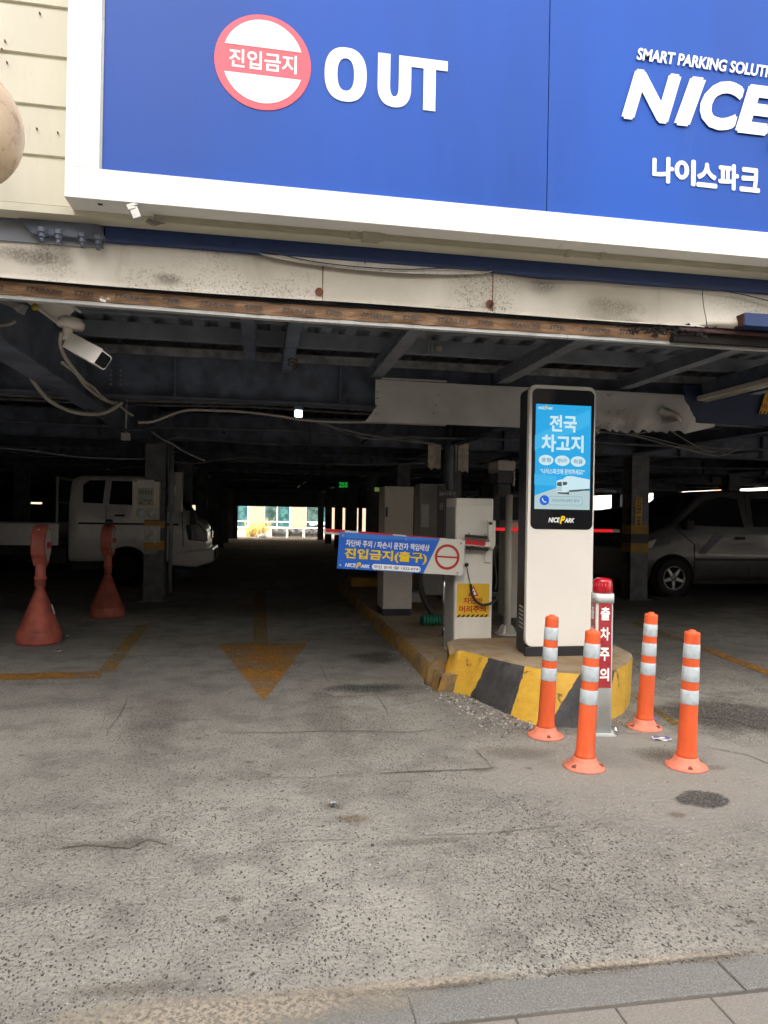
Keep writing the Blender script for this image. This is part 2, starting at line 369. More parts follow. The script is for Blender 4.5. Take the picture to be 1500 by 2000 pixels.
M_STEEL = M('dark_primed_steel', (.13, .155, .215), .55, var=.25, vs=5, dirt=.5, dcol='20222a', ds=6)
M_STEEL2 = M('grey_primed_steel', (.25, .28, .33), .5, var=.13, vs=4, dirt=.4, dcol='1c1c22', ds=7)
M_DECK = M('galvanised_deck', (.30, .33, .39), .5, .1, var=.25, vs=3, dirt=.5, dcol='15181e')
M_ALU = M('bent_aluminium_sheet', (.58, .58, .57), .5, .08, var=.1, vs=2, dirt=.25, dcol='3a3a3a')
M_WHITE = M('white_enamel', (.80, .785, .74), .35, var=.03, vs=3, dirt=.12, dcol='8a8070', ds=10, coat=.2)
M_BEIGE = M('beige_enamel', (.56, .53, .46), .42, var=.05, vs=4, dirt=.3, dcol='7a6c58', ds=10)
M_GREYE = M('grey_enamel', (.36, .36, .35), .45, var=.06, dirt=.3)
M_BLACK = M('black_plastic', (.012, .012, .014), .4, var=.1)
M_BLACKM = M('charcoal_steel', (.022, .022, .027), .45, var=.15, dirt=.2, dcol='4a4640')
M_RUBBER = M('black_rubber', (.018, .018, .018), .75, var=.2)
M_ORANGE = M('orange_plastic', (.76, .115, .03), .5, var=.12, vs=9, dirt=.6, dcol='b08070', ds=12, streak=True)
M_ORDUST = M('dusty_orange_plastic', (.66, .20, .125), .6, var=.12, vs=14, dirt=.6, dcol='8a7464', ds=16)
M_REFL = M('grey_reflective_tape', (.50, .57, .61), .3, var=.08, vs=30, dirt=.25, dcol='6a7278', ds=26)
M_CONE = M('faded_red_plastic', (.36, .085, .055), .6, var=.25, vs=7, dirt=.5, dcol='7a5a50', ds=12)
M_CONE2 = M('pale_red_plastic', (.46, .12, .085), .55, var=.15, vs=5, dirt=.3, dcol='c0a090', ds=5)
M_PAPER = M('white_paper', (.72, .72, .70), .8, var=.05, vs=12); M_PAPERO = M('old_paper', (.74, .68, .58), .8, var=.15, vs=12, dirt=.6, dcol='5a4028', ds=14)
M_TAPE = M('ochre_tape', (.50, .28, .03), .45, var=.1, dirt=.2)
M_INK = FLAT('dark_ink', '2a2a2a'); M_WHT = FLAT('white_lettering', 'f2f6f6', .4); M_YEL = FLAT('yellow_lettering', 'f0cf10', .4); M_REDP = FLAT('red_print', 'c8202a', .4); M_BLUP = FLAT('blue_print', '1a55b4', .35)
M_ROUNDEL = FLAT('pinkish_red_print', 'ee4a5c', .35)
M_CABLE = M('grey_conduit', (.42, .39, .34), .6, var=.1); M_CABLED = M('dusty_cable', (.20, .20, .21), .6, var=.2); M_CABLEK = M('dark_cable', (.035, .037, .042), .6)
M_RUST = M('rusty_steel', (.14, .045, .02), .75, var=.3, vs=20, bump=.3)
M_GLASSB = M('black_glass', (.008, .009, .011), .06, var=0); M_GLASSB.node_tree.nodes['Principled BSDF'].inputs['Roughness'].default_value = .05; M_GLASSB.node_tree.nodes['Principled BSDF'].inputs['Specular IOR Level'].default_value = .3
for l_ in list(M_GLASSB.node_tree.links):
    if l_.to_socket.name == 'Roughness': M_GLASSB.node_tree.links.remove(l_)
M_GREEN = M('green_hose', (.01, .16, .10), .5); M_COL = M('column_grey_paint', (.13, .137, .15), .5, var=.2, vs=5, dirt=.6, dcol='1c1c22', ds=7)
M_CHROME = M('chrome', (.6, .6, .6), .15, 1.0, var=.02)
M_CAR = M('silver_white_car_paint', (.78, .78, .78), .3, .0, var=.04, dirt=.3, dcol='4a463e', coat=.7); M_CARD = M('dark_car_paint', (.03, .032, .038), .3, .2, var=.05, coat=.7)
M_CGLASS = M('dark_car_glass', (.010, .012, .014), .1, var=0); M_TRIM = M('dark_trim', (.02, .02, .022), .6)

# ================================================================== GROUND
g = MB()
def sheet(name, x0, x1, y0, y1, z, mat, parent=None):
    q = MB(); q.poly([(x0, y0, z), (x1, y0, z), (x1, y1, z), (x0, y1, z)]); return q.build(name, mat, parent)
ground = struct(sheet('ground', -150, 150, -150, 150, 0, ASPH))
def ribbon(name, pts, wid, mat, z=.0045, jag=.35, parent=ground, sub=10):
    P = [G(*p) if len(p) == 2 else Vector(p) for p in pts]; Q = []
    for a, b in zip(P, P[1:]):
        for k in range(sub): Q.append(a.lerp(b, k / sub))
    Q.append(P[-1]); q = MB(); L = []; n = len(Q)
    wob = 0
    for i, c in enumerate(Q):
        t = (Q[min(i + 1, n - 1)] - Q[max(i - 1, 0)]); t.z = 0; t.normalize(); s = Vector((-t.y, t.x, 0))
        wob = wob * .7 + random.uniform(-1, 1) * wid * jag; taper = min(1, i / 3 + .15, (n - 1 - i) / 3 + .15) if jag > .05 else 1
        w1 = wid * .5 * taper * (1 + random.uniform(-jag, jag)); w2 = wid * .5 * taper * (1 + random.uniform(-jag, jag))
        L.append((c + s * (w1 + wob), c - s * (w2 - wob)))
    for i in range(n - 1):
        q.poly([(L[i][0].x, L[i][0].y, z), (L[i + 1][0].x, L[i + 1][0].y, z), (L[i + 1][1].x, L[i + 1][1].y, z), (L[i][1].x, L[i][1].y, z)])
    return q.build(name, mat, parent, recalc=False)
def stain(px, py, w_, h_, mat, z=.003, rot=0):
    c = G(px, py); q = MB(); q.poly([(-w_ / 2, -h_ / 2, 0), (w_ / 2, -h_ / 2, 0), (w_ / 2, h_ / 2, 0), (-w_ / 2, h_ / 2, 0)])
    o = q.build('stain', mat, ground); o.location = (c.x, c.y, z); o.rotation_euler.z = rot; return o
# painted markings
def marking(name, pix, mat, z=.005):
    q = MB(); q.poly([(G(*p).x, G(*p).y, z) for p in pix]); return q.build(name, mat, ground)
marking('arrow_head_marking', [(425, 1257), (600, 1257), (515, 1371)], M_YPAINT)
marking('arrow_shaft_marking', [(497, 1150), (519, 1150), (523, 1256), (494, 1256)], M_YTHIN)
marking('yellow_line_marking', [(-320, 1336), (-320, 1324), (202, 1312), (196, 1325)], M_YPAINT)
marking('yellow_line_marking', [(190, 1313), (223, 1310), (292, 1222), (268, 1222)], M_YTHIN)
marking('white_line_marking', [(40, 1231), (300, 1222), (300, 1225), (40, 1234)], M_WTHIN)
marking('yellow_line_marking', [(1366, 1268), (1374, 1262), (1640, 1362), (1640, 1376)], M_YPAINT)
marking('yellow_line_marking', [(1232, 1218), (1242, 1214), (1374, 1262), (1366, 1268)], M_YTHIN)
marking('paint_scratch', [(1370, 1304), (1480, 1310), (1500, 1318), (1390, 1311)], M_WTHIN)
marking('yellow_line_marking', [(1236, 1362), (1246, 1360), (1330, 1415), (1316, 1418)], M_YTHIN)
M_CRACK = decal('crack_dirt', '2c261f', .85, 20, 1, True); M_CR = M('crack_fill', (.145, .13, .105), .9, var=.4, vs=40)
for pts, wd in [([(745, 1511), (800, 1508), (870, 1506), (920, 1503), (972, 1500)], .009), ([(735, 1355), (765, 1404)], .010), ([(925, 1462), (962, 1502)], .010), ([(215, 1362), (205, 1395), (200, 1420)], .003),
                ([(252, 1362), (232, 1398), (208, 1434)], .007), ([(330, 1407), (420, 1406)], .004), ([(430, 1432), (560, 1431), (700, 1428), (800, 1431), (860, 1425)], .008), ([(600, 1352), (660, 1362), (760, 1356), (840, 1352)], .012),
                ([(110, 1660), (170, 1652), (250, 1658), (290, 1640), (330, 1652)], .008), ([(480, 1648), (640, 1642), (700, 1640)], .003), ([(800, 1634), (960, 1628), (1130, 1611)], .004), ([(262, 1665), (292, 1650)], .006),
                ([(480, 1518), (610, 1520), (700, 1512)], .004), ([(640, 1290), (700, 1283), (760, 1274)], .012), ([(625, 1300), (640, 1330), (720, 1345), (800, 1335)], .010), ([(1290, 1395), (1420, 1405), (1500, 1430)], .012),
                ([(1220, 1290), (1300, 1330), (1390, 1360), (1500, 1372)], .012), ([(1150, 1430), (1270, 1435), (1330, 1450)], .005), ([(1380, 1460), (1460, 1475), (1520, 1500)], .008)]:
    ribbon('crack', pts, wd, M_CR)
D_DARK = decal('dark_stain', '4e463a', .34, 5); D_OIL = decal('oil_stain', '2a292a', .7, 7, 1); D_RUST = decal('brown_stain', '6e563a', .55, 6); D_DIRT = decal('soil_stain', '5a4c3b', .36, 4); D_SPOT = decal('gum_spot', '544c44', .55, 14, 0)
stain(1372, 1562, .34, .26, D_OIL, .0062, .4); stain(1322, 1592, .12, .10, D_RUST, .0063)
stain(820, 1645, .75, .10, D_DARK, .0058, .05); stain(940, 1505, .28, .09, D_DARK, .0059, .1); stain(820, 1508, .5, .06, D_DARK, .0061)
stain(200, 1652, .75, .14, D_DARK, .0057, .05); stain(690, 1600, .26, .12, D_RUST, .0064); stain(652, 1575, .2, .12, D_DIRT, .0066)
for px, py in ((300, 1475), (404, 1437), (388, 1444), (524, 1514), (431, 1524), (462, 1757), (435, 1797), (990, 1628), (42, 1477), (486, 1490), (437, 1580), (1033, 1502), (1128, 1668), (1465, 1800)):
    stain(px, py, random.uniform(.04, .09), random.uniform(.03, .07), D_SPOT, .0067 + random.random() * .001)
stain(1290, 1470, .5, .3, D_DIRT, .0055); stain(1395, 1500, .25, .12, D_DIRT, .0053); D_WET = decal('damp_stain', '24231f', .62, 3.5); D_TYRE = decal('tyre_dirt', '3c3832', .30, 3); stain(725, 1345, 1.1, .45, D_WET, .0052, .1); stain(1420, 1400, 1.8, 1.5, D_WET, .0051); stain(735, 1285, .7, .9, D_WET, .0050); stain(300, 1420, .55, 2.2, D_TYRE, .0047); stain(640, 1400, .5, 2.4, D_TYRE, .0046); stain(1300, 1480, .5, .35, D_DIRT, .0045)
for px, py in ((250, 1935), (600, 1955), (880, 1925), (1180, 1895), (1400, 1872)): stain(px, py, .55, .10, D_DIRT, .0105 + random.random() * .001, .03)
stain(1010, 1470, .7, .35, D_DIRT, .0049)
# kerb stones and paving under the photographer, parallel to the facade
side = struct(sheet('sidewalk', -30, 30, -6, G(1400, 1938).y - .01, .003, M('sand_joint', (.10, .09, .075), .9), None))
kY1 = G(1400, 1878).y; kY0 = G(1430, 1940).y
kx = [G(797, 1950).x]; KL = G(1425, 1905).x - G(800, 1960).x
def stone_mesh(name, w_, d_, h_, mat):
    q = MB(); q.box(0, w_, 0, d_, -.05, h_); return q
kb = stone_mesh('kerb_stone', KL - .006, kY1 - kY0 - .006, .008, M_GRAN).build('kerb_stone', M_GRAN, side, bevel=.004)
kb.location = (kx[0], kY0, 0)
for i in range(-5, 6):
    if i == 0: continue
    c = kb.copy(); COL.objects.link(c); c.location = (kx[0] + i * KL, kY0, random.uniform(-.001, .001))
pv = None; PX0 = G(1212, 1985).x; PW = .298
for j in range(5):
    for i in range(-9, 9):
        x = PX0 + i * PW + (0 if j % 2 == 0 else PW / 2); y = kY0 - .010 - (j + 1) * PW
        if pv is None: pv = stone_mesh('paving_stone', PW - .006, PW - .006, .007, M_PAVE).build('paving_stone', M_PAVE, side, bevel=.003); c = pv
        else: c = pv.copy(); COL.objects.link(c)
        c.location = (x, y, random.uniform(-.0015, .0015)); 

D_SAND = decal('washed_sand', '9a9080', .92, 3)
stain(430, 1985, 1.5, .26, D_SAND, .0125, .02); stain(820, 1928, .9, .07, D_SAND, .0130, .0); stain(1250, 1885, 1.1, .05, D_SAND, .0135, .0)
from mathutils import noise as NZ
# ================================================================== GARAGE BUILDING
YS, YW, YB = 4.0, 4.19, 4.30          # sign front, siding plane, header beam web
bld = thing('parking_garage', 'dark steel-framed parking garage behind the cream header beam and blue sign', 'parking garage', (0, 6, 0))
GX0, GX1, GYE = -13.0, 15.7, 38.0
def zF(px, py, Y): return F(px, py, Y).z
# --- cream siding planks
zb = zF(60, 408, YW) + .0
ph = zF(60, 115, YW) - zF(60, 213, YW)
z0 = zF(60, 400, YW); edges = [z0, zF(60, 303, YW)]
while edges[-1] < 7.2: edges.append(edges[-1] + ph)
def plank(za, zb_):
    q = MB(); h = zb_ - za
    pr = [(YW, za), (YW - .012, za + .004), (YW - .010, za + h - .020), (YW + .004, za + h - .012), (YW + .004, zb_), (YW + .03, zb_), (YW + .03, za)]
    q.prism(pr, 'x', -7.0, 9.5); return q
for a, c in zip(edges, edges[1:]): plank(a, c).build('siding_plank', M_SIDING, bld)
q = MB(); q.box(-7, 9.5, YW + .032, YW + .08, z0, 7.2); q.build('wall_backing', M_STEEL, bld)
q = MB(); pr = [(YW - .02, z0 - .002), (YW - .02, z0 - .045), (YW + .07, z0 - .055), (YW + .07, z0 - .002)]; q.prism(pr, 'x', -7, 9.5); q.build('drip_trim', M_SIDING, bld)
for px, py in ((10, 81), (4, 97), (14, 123), (72, 252), (113, 260), (78, 27), (3, 203)):
    p = F(px, py, YW - .012); q = MB(); q.tube([(p.x, p.y, p.z), (p.x + .003, p.y - .014, p.z - .002)], .005, 6); q.build('screw', M_RUST, bld)
# --- header: blue channel, cream beam, film, pale lip
zc1 = zF(900, 533, YB); zc0 = zF(900, 606, YB)          # cream beam web top / bottom
zbl = zF(900, 487, YB - .02)
q = MB(); q.box(F(207, 455, YB).x, 9.5, YB - .03, YB + .10, zc1 + .012, zbl + .10); q.build('blue_channel', M_BLUEB, bld, bevel=.004)
q = MB(); q.box(-7, F(207, 455, YB).x - .01, YB - .01, YB + .10, zc1 - .02, zbl + .10); q.build('dark_channel', M_STEEL2, bld)
# beam web, gently buckled on the right
jx = [-7.0, F(630, 560, YB).x, F(962, 580, YB).x, F(1372, 600, YB).x, 9.5]
def dent(x, z):
    d = .004 * math.sin(x * 3.1) * math.sin(z * 9) + .003 * math.sin(x * 7 + 2)
    for cx, cz, rx, rz, a in ((F(1060, 560, YB).x, zc0 + .22, .22, .10, .02), (F(1215, 600, YB).x, zc0 + .06, .30, .14, .04), (F(1420, 610, YB).x, zc0 + .0, .25, .12, -.04), (-1.9, zc0 + .2, .5, .15, .006)):
        d += 2.0 * a * math.exp(-((x - cx) / rx) ** 2 - ((z - cz) / rz) ** 2)
    return d
for xa, xb in zip(jx, jx[1:]):
    nx = max(6, int((xb - xa) / .05)); nz = 10; q = MB(); vs = []
    for i in range(nx + 1):
        x = xa + .0025 + (xb - xa - .005) * i / nx
        for j in range(nz + 1):
            z = zc0 + (zc1 + .03 - zc0) * j / nz; vs.append((x, YB + dent(x, z), z))
        lip = -.03 + .006 * math.sin(x * 5)
        vs.append((x, YB - .035, zc0 - .004 + .004 * math.sin(x * 2.3))); vs.append((x, YB - .037, zc0 - .013 + .004 * math.sin(x * 2.3)))
    m_ = nz + 3
    fs = []
    for i in range(nx):
        for j in range(nz): fs.append((i * m_ + j, (i + 1) * m_ + j, (i + 1) * m_ + j + 1, i * m_ + j + 1))
        fs.append((i * m_ + nz + 1, (i + 1) * m_ + nz + 1, (i + 1) * m_, i * m_)); fs.append((i * m_ + nz + 2, (i + 1) * m_ + nz + 2, (i + 1) * m_ + nz + 1, i * m_ + nz + 1))
    q._add(vs, fs, 0, True); q.build('header_beam_plate', M_CREAM, bld, recalc=False)
q = MB(); q.box(-7, 9.5, YB + .105, YB + .115, zc0 - .02, zbl + .1); q.build('beam_core', M_STEEL, bld)
for x in jx[1:3]:
    q = MB(); q.box(x - .003, x + .003, YB - .003, YB + .01, zc0, zc1); q.build('rust_seam', M_RUST, bld)
    q = MB(); q.lathe([(.0, 0), (.022, .002), (.026, .006)], (0, 0, 0), 10, T=Matrix.Translation((x - .02, YB - .006, zc0 + .05)) @ Matrix.Rotation(R(90), 4, 'X')); q.build('rust_blister', M_RUST, bld)
M_SOOT = decal('soot_bruise', '5c5042', .5, 7)
for px, py, w9, h9 in ((1062, 558, .30, .10), (1200, 600, .55, .16), (1290, 640, .30, .07), (1235, 628, .25, .08), (330, 545, .25, .09), (60, 500, .6, .14), (625, 590, .3, .04), (880, 604, .5, .04), (960, 600, .08, .10)):
    p = F(px, py, YB); q = MB(); q.poly([(-w9 / 2, -h9 / 2, 0), (w9 / 2, -h9 / 2, 0), (w9 / 2, h9 / 2, 0), (-w9 / 2, h9 / 2, 0)])
    o_ = q.build('stain', M_SOOT, bld, world=False, recalc=False); o_.location = (p.x, YB - .012 + 2 * min(0, dent(p.x, p.z)) - WL[bld.name].y, p.z); o_.rotation_euler.x = R(90)
# film-covered soffit strip & pale lip: they hang below the beam, film face sloping under
zf1 = zF(900, 617, YB + .02); zf0 = zF(725, 628, YB + .03); zl0 = zF(725, 637, YB + .05)
xfe = F(1318, 660, YB).x
q = MB(); q.box(-7, F(530, 615, YB).x, YB + .013, YB + .06, zf1 + .001, zc0 - .016); q.build('shadow_gap_strip', M_TRIM, bld); q = MB(); q.box(F(530, 615, YB).x, 9.5, YB + .013, YB + .06, zf1 + .001, zc0 - .016); q.build('shadow_gap_strip', M_TRIM, bld)
nx = 160; q = MB(); vs = []
for i in range(nx + 1):
    x = -7 + (xfe + 7) * i / nx; w1 = .003 * math.sin(x * 17) + .002 * math.sin(x * 41)
    vs += [(x, YB + .012 + w1, zf1), (x, YB + .016 - w1, (zf1 + zf0) / 2 + w1), (x, YB + .03 + w1, zf0)]
q._add(vs, [f for i in range(nx) for f in ((i * 3, i * 3 + 3, i * 3 + 4, i * 3 + 1), (i * 3 + 1, i * 3 + 4, i * 3 + 5, i * 3 + 2))], 0, True); fm = q.build('film_strip', M_FILM, bld, recalc=False)
k = 0; x = -2.3
while x < xfe - .3:
    wd = .20 if k % 2 == 0 else .07
    T = Matrix.Translation((x, YB + .008, (zf1 + zf0) / 2 + .006)) @ Matrix.Rotation(R(-8), 4, 'X') @ Matrix.Rotation(R(2.5), 4, 'Y')
    tx = MB(); text(tx, 'STAINLESS' if k % 2 == 0 else 'STEEL', 0, .20 if k % 2 == 0 else .11, -.022, .008, 0, .01, 0, 0, 0, .3, T=T); x += .26 if k % 2 == 0 else .22; k += 1
    tx.build('film_lettering', M_INK, fm, recalc=False)
T = Matrix.Translation((F(208, 583, YB).x, YB - .03, zf0 + .01)); q = MB()
for i in range(9):
    a = random.uniform(0, 6.3); q.poly([(0, 0, 0), (.03 * math.cos(a), -random.uniform(0, .02), .018 * math.sin(a)), (.03 * math.cos(a + .7), -.01, .018 * math.sin(a + .7))], T=T)
q.build('torn_tape', M_PAPERO, bld)
ljx = [-7, F(530, 615, YB).x, F(1112, 655, YB).x, 9.5]
for a, c in zip(ljx, ljx[1:]):
    q = MB(); q.prism([(YB + .035, zf0 - .002), (YB + .03, zl0), (YB + .055, zl0 - .004), (YB + .075, zl0 - .001), (YB + .075, zl0 + .008), (YB + .06, zl0 + .008), (YB + .055, zf0 - .002)], 'x', a + .001, c - .001); q.build('pale_lip', M_GREYW, bld)
# scorched ragged end with maroon strips and blue box on the right
q = MB(); random.seed(3)
for i in range(170):
    px = 1318 + random.gauss(-20, 45); py = 648 + (px - 1318) * .05 + random.gauss(0, 5); p = F(px, py, YB - .02 - random.random() * .03); a = random.uniform(-.6, .6); L = random.uniform(.015, .07)
    q.poly([(p.x, p.y, p.z), (p.x + L * math.cos(a), p.y - random.uniform(-.01, .012), p.z + L * math.sin(a) * .5), (p.x + L * .5, p.y - .01, p.z + random.uniform(.004, .014))])
tag(q.build('torn_debris', M_RUBBER, bld, recalc=False), kind='stuff')
q = MB(); q.box(xfe, 9.5, YB - .045, YB - .02, zF(1400, 651, YB) - .012, zF(1400, 651, YB) + .012); q.build('maroon_strip', M('maroon_paint', (.05, .012, .011), .6, dirt=.5), bld, bevel=.003)
q = MB(); q.box(xfe - .02, 9.5, YB - .015, YB + .03, zf0 - .01, zf1 - .006); q.build('dark_strip', FLAT('sooty_black', '120e0e', .95), bld)
a, b_, c, d = rectF(1455, 1620, 616, 641, YB - .14)
q = MB(); q.box(a, b_, YB - .14, YB - .047, c, d); q.box(a - .008, a, YB - .138, YB - .047, c - .002, d - .004, 1); q.build('blue_box_rail', [M_BLUEB, M('maroon_end', (.055, .014, .012), .7)], bld, bevel=.003)
# old khaki conduit under the sign with joint boxes
zk = zF(620, 458, YW - .04) + .024
q = MB(); q.box(F(300, 430, YW - .05).x, 9.5, YW - .052, YW + .01, zk - .018, zk + .024)
for px in (690, 745, 1112, 1178):
    x = F(px, 480, YW - .05).x; q.box(x - .02, x + .02, YW - .062, YW + .012, zk - .024, zk + .03)
x0_, x1_ = F(705, 470, YW).x, F(740, 470, YW).x; q.box(x0_, x1_, YW - .07, YW + .014, zk - .03, zk + .02)
q.build('conduit_channel', M_KHAKI, bld, bevel=.003)
# splice plate with bolts
a, b_, c, d = rectF(52, 198, 425, 462, YB - .045)
q = MB(); q.prism([(a - .06, d), (a + .03, c), (b_ + .03, c), (b_ - .03, d)], 'y', YB - .05, YB - .03); q.build('splice_plate', M_STEEL, bld, bevel=.003)
for px, py in ((82, 455), (114, 459), (161, 465), (192, 470)):
    p = F(px, py, YB - .07); q = MB(); q.lathe([(.018, -.035), (.018, -.01), (.026, -.01), (.026, .012), (.02, .016), (0, .016)], (p.x, p.y, p.z + .012), 6, smooth=False); q.lathe([(.011, -.065), (.011, -.034)], (p.x, p.y, p.z + .012), 8); q.build('bolt', M_STEEL, bld)
# thin wire and fringe below the blue channel
def cable(name, pts, r, mat, parent=None, n=6, sub=8, label=None, group=None):
    P = [Vector(p) for p in pts]; Q = []; N = len(P)
    for i in range(N - 1):
        p0, p1, p2, p3 = P[max(i - 1, 0)], P[i], P[i + 1], P[min(i + 2, N - 1)]
        for k in range(sub):
            t = k / sub; Q.append(.5 * ((2 * p1) + (-p0 + p2) * t + (2 * p0 - 5 * p1 + 4 * p2 - p3) * t * t + (-p0 + 3 * p1 - 3 * p2 + p3) * t ** 3))
    Q.append(P[-1]); q = MB(); q.tube(Q, r, n)
    if parent is not None: return q.build(name, mat, parent)
    o = q.build(name, mat, None, loc=tuple(P[0])); return tag(o, label, 'cable', group)
cable('hanging_wire', [F(x, y, YB - .045) for x, y in ((510, 487), (560, 500), (620, 512), (700, 521), (790, 526), (870, 524), (950, 528))], .0035, M_CABLEK, bld)
cable('hanging_wire', [F(x, y, YB - .045) for x, y in ((1320, 556), (1390, 565), (1450, 575), (1520, 592))], .0035, M_CABLEK, bld)
q = MB(); a = F(505, 484, YB - .02).x; b_ = F(960, 530, YB - .02).x; n = 60; vs = []
for i in range(n + 1):
    x = a + (b_ - a) * i / n; s = math.sin(math.pi * i / n) ** .6; vs += [(x, YB - .022, zc1 + .02), (x, YB - .034, zc1 + .012 - .055 * s)]
q._add(vs, [(2 * i, 2 * i + 2, 2 * i + 3, 2 * i + 1) for i in range(n)], 0, True); q.build('banner_hem', M('old_banner_cloth', (.55, .52, .47), .8, dirt=.8, dcol='5a5048', ds=30), bld, recalc=False)
for px, py in ((457, 480), (714, 515), (958, 528)):
    p = F(px, py, YB - .05); q = MB(); q.tube([(p.x, p.y, p.z + .03), (p.x - .006, p.y - .004, p.z)], .004, 5); q.build('cable_tie', M_BLACK, bld)

# the header sags towards the middle: its left part rises a little
x53 = F(530, 615, YB).x
for o_ in bld.children:
    k9 = .014 if o_.name.split('.')[0] in ('film_strip', 'pale_lip', 'shadow_gap_strip') else .006 if o_.name.split('.')[0] in ('header_beam_plate',) else 0
    if k9:
        for v_ in o_.data.vertices:
            if v_.co.x < x53: v_.co.z += k9 * (x53 - v_.co.x)
for o_ in fm.children:
    for v_ in o_.data.vertices:
        if v_.co.x < x53: v_.co.z += .014 * (x53 - v_.co.x)
# --- roof deck, purlins, girders
ZD = 3.06
ribs = MB(); sw = .9; prof = []; xx = 0
while xx < sw - .01:
    prof += [(xx, 0), (xx + .10, 0), (xx + .13, .06), (xx + .195, .06)]; xx += .225
prof.append((sw, 0))
dk = MB(); vs = []
ys = [YB + .1, 8, 14, 20, 26, 32, GYE]
for y in ys: vs += [(x, y, ZD + z) for x, z in prof]
n = len(prof); dk._add(vs, [(j * n + i, j * n + i + 1, (j + 1) * n + i + 1, (j + 1) * n + i) for j in range(len(ys) - 1) for i in range(n - 1)], 0, False)
d0 = dk.build('deck_sheet', M_DECK, bld, recalc=False, world=False); d0.location = (GX0, -6, 0)
for i in range(1, int((GX1 - GX0) / sw) + 1):
    c = d0.copy(); COL.objects.link(c); c.location = (GX0 + i * sw, -6, 0)
q = MB(); q.box(GX0, GX1 + .5, YB + .11, GYE, ZD + .07, ZD + .28); q.build('roof_slab', M('roof_concrete', (.3, .3, .3), .8), bld)
# steel along X
def ibeam(mb, ax, p, lo, hi, zb_, zt, fw=.10, t=.012, web=.008):
    B = (lambda a0, a1, b0, b1, c0, c1: mb.box(a0, a1, b0, b1, c0, c1)) if ax == 'x' else (lambda a0, a1, b0, b1, c0, c1: mb.box(b0, b1, a0, a1, c0, c1))
    B(lo, hi, p - fw, p + fw, zb_, zb_ + t); B(lo, hi, p - fw, p + fw, zt - t, zt); B(lo, hi, p - web / 2, p + web / 2, zb_ + t, zt - t)
GZ0, GZ1 = 2.50, 2.93
GY = [7.25, 11.5, 15.6, 20.0, 24.4, 28.8, 33.2, 37.6]
CXS = [F(303, 1100, 11.5).x, F(880, 900, 11.5).x, F(1240, 1050, 11.5).x]
COLX = [CXS[0] - 4.6, CXS[0], CXS[1], CXS[2], CXS[2] + 4.8]
for y in GY:
    q = MB(); ibeam(q, 'x', y, GX0, GX1, GZ0, GZ1)
    for i in range(18): x = GX0 + .8 + i * 1.62; q.box(x, x + .01, y - .095, y + .095, GZ0 + .012, GZ1 - .012)
    q.build('girder', M_STEEL, bld)
for y in (5.75, 6.55, 8.6, 9.9, 12.9, 14.2, 17.0, 18.5, 22, 26.5, 31):
    q = MB(); q.box(GX0, GX1, y, y + .008, ZD - .13, ZD - .004); q.box(GX0, GX1, y, y + .06, ZD - .138, ZD - .13); q.box(GX0, GX1, y, y + .06, ZD - .004, ZD - .001); q.build('purlin', M_STEEL2, bld)
LX = [F(485, 640, 5.6).x, F(573, 640, 5.6).x, F(795, 650, 5.6).x, F(1100, 665, 5.6).x, F(1385, 690, 5.6).x, F(1385, 690, 5.6).x + 1.5, -2.9, -4.6, -6.4]
for k, x in enumerate(LX):
    q = MB(); zt = ZD - .14
    ibeam(q, 'y', x, YB + .34, GY[0] - .11, zt - .13, zt, .05 if k < 2 else .06, .008); q.build('cross_beam', M_STEEL2 if k > 1 else M_STEEL, bld)
q = MB(); q.box(GX0, GX1, GY[0] - .135, GY[0] - .105, GZ1 - .03, GZ1 + .05); q.build('galvanised_angle', M('spotted_galvanised', (.34, .35, .36), .5, .3, var=.3, vs=7, dirt=.6, dcol='3a3630', ds=9), bld)
for px in (212, 232, 820):
    for dz in (0, .045, .09, .135):
        p = F(px, 735, GY[0] - .1); q = MB(); q.lathe([(.012, 0), (.012, .010), (0, .012)], (0, 0, 0), 6, T=Matrix.Translation((p.x, GY[0] - .002, GZ0 + .12 + dz)) @ Matrix.Rotation(R(90), 4, 'X'), smooth=False); q.build('bolt', M_STEEL2, bld)
for px in (1060, 1330):
    pass
M_CHIP = M('chipped_pale_paint', (.5, .48, .45), .7)
for bxx, s_ in ((LX[2], -1), (LX[3], -1), (LX[4], 1), (LX[3], 1)):
    q = MB(); random.seed(int(bxx * 10) + s_)
    y = 5.1
    while y < 7.0:
        L9 = random.uniform(.02, .16); w9 = random.uniform(.003, .010); xx9 = bxx + s_ * .0605
        q.box(min(xx9, xx9 + s_ * .002), max(xx9, xx9 + s_ * .002), y, y + L9, ZD - .27, ZD - .27 + w9); y += L9 + random.uniform(.0, .12)
    tag(q.build('paint_chips', M_CHIP, bld), kind='stuff')
M_PIPE = M('dusty_pipe', (.17, .17, .18), .6, var=.2)
for (y, z, x0, x1, r_) in ((8.3, 2.66, GX0, GX1, .022), (9.2, 2.74, -9, 12, .015), (10.4, 2.60, GX0, GX1, .020), (12.4, 2.62, -10, 14, .025), (13.6, 2.52, -12, 15, .018), (16.4, 2.56, -12, 15, .025), (18.1, 2.5, -12, 15, .02), (21.4, 2.5, -12, 15, .025), (23.1, 2.44, -12, 15, .02), (26.6, 2.44, -12, 15, .025), (30.4, 2.42, -12, 15, .03)):
    q = MB(); n9 = int((x1 - x0) / 1.1); q.tube([(x0 + (x1 - x0) * i / n9, y + .02 * math.sin(i * 2.1), z - (.035 * math.sin(math.pi * (i % 4) / 4))) for i in range(n9 + 1)], r_, 6); q.build('service_pipe', M_PIPE, bld)
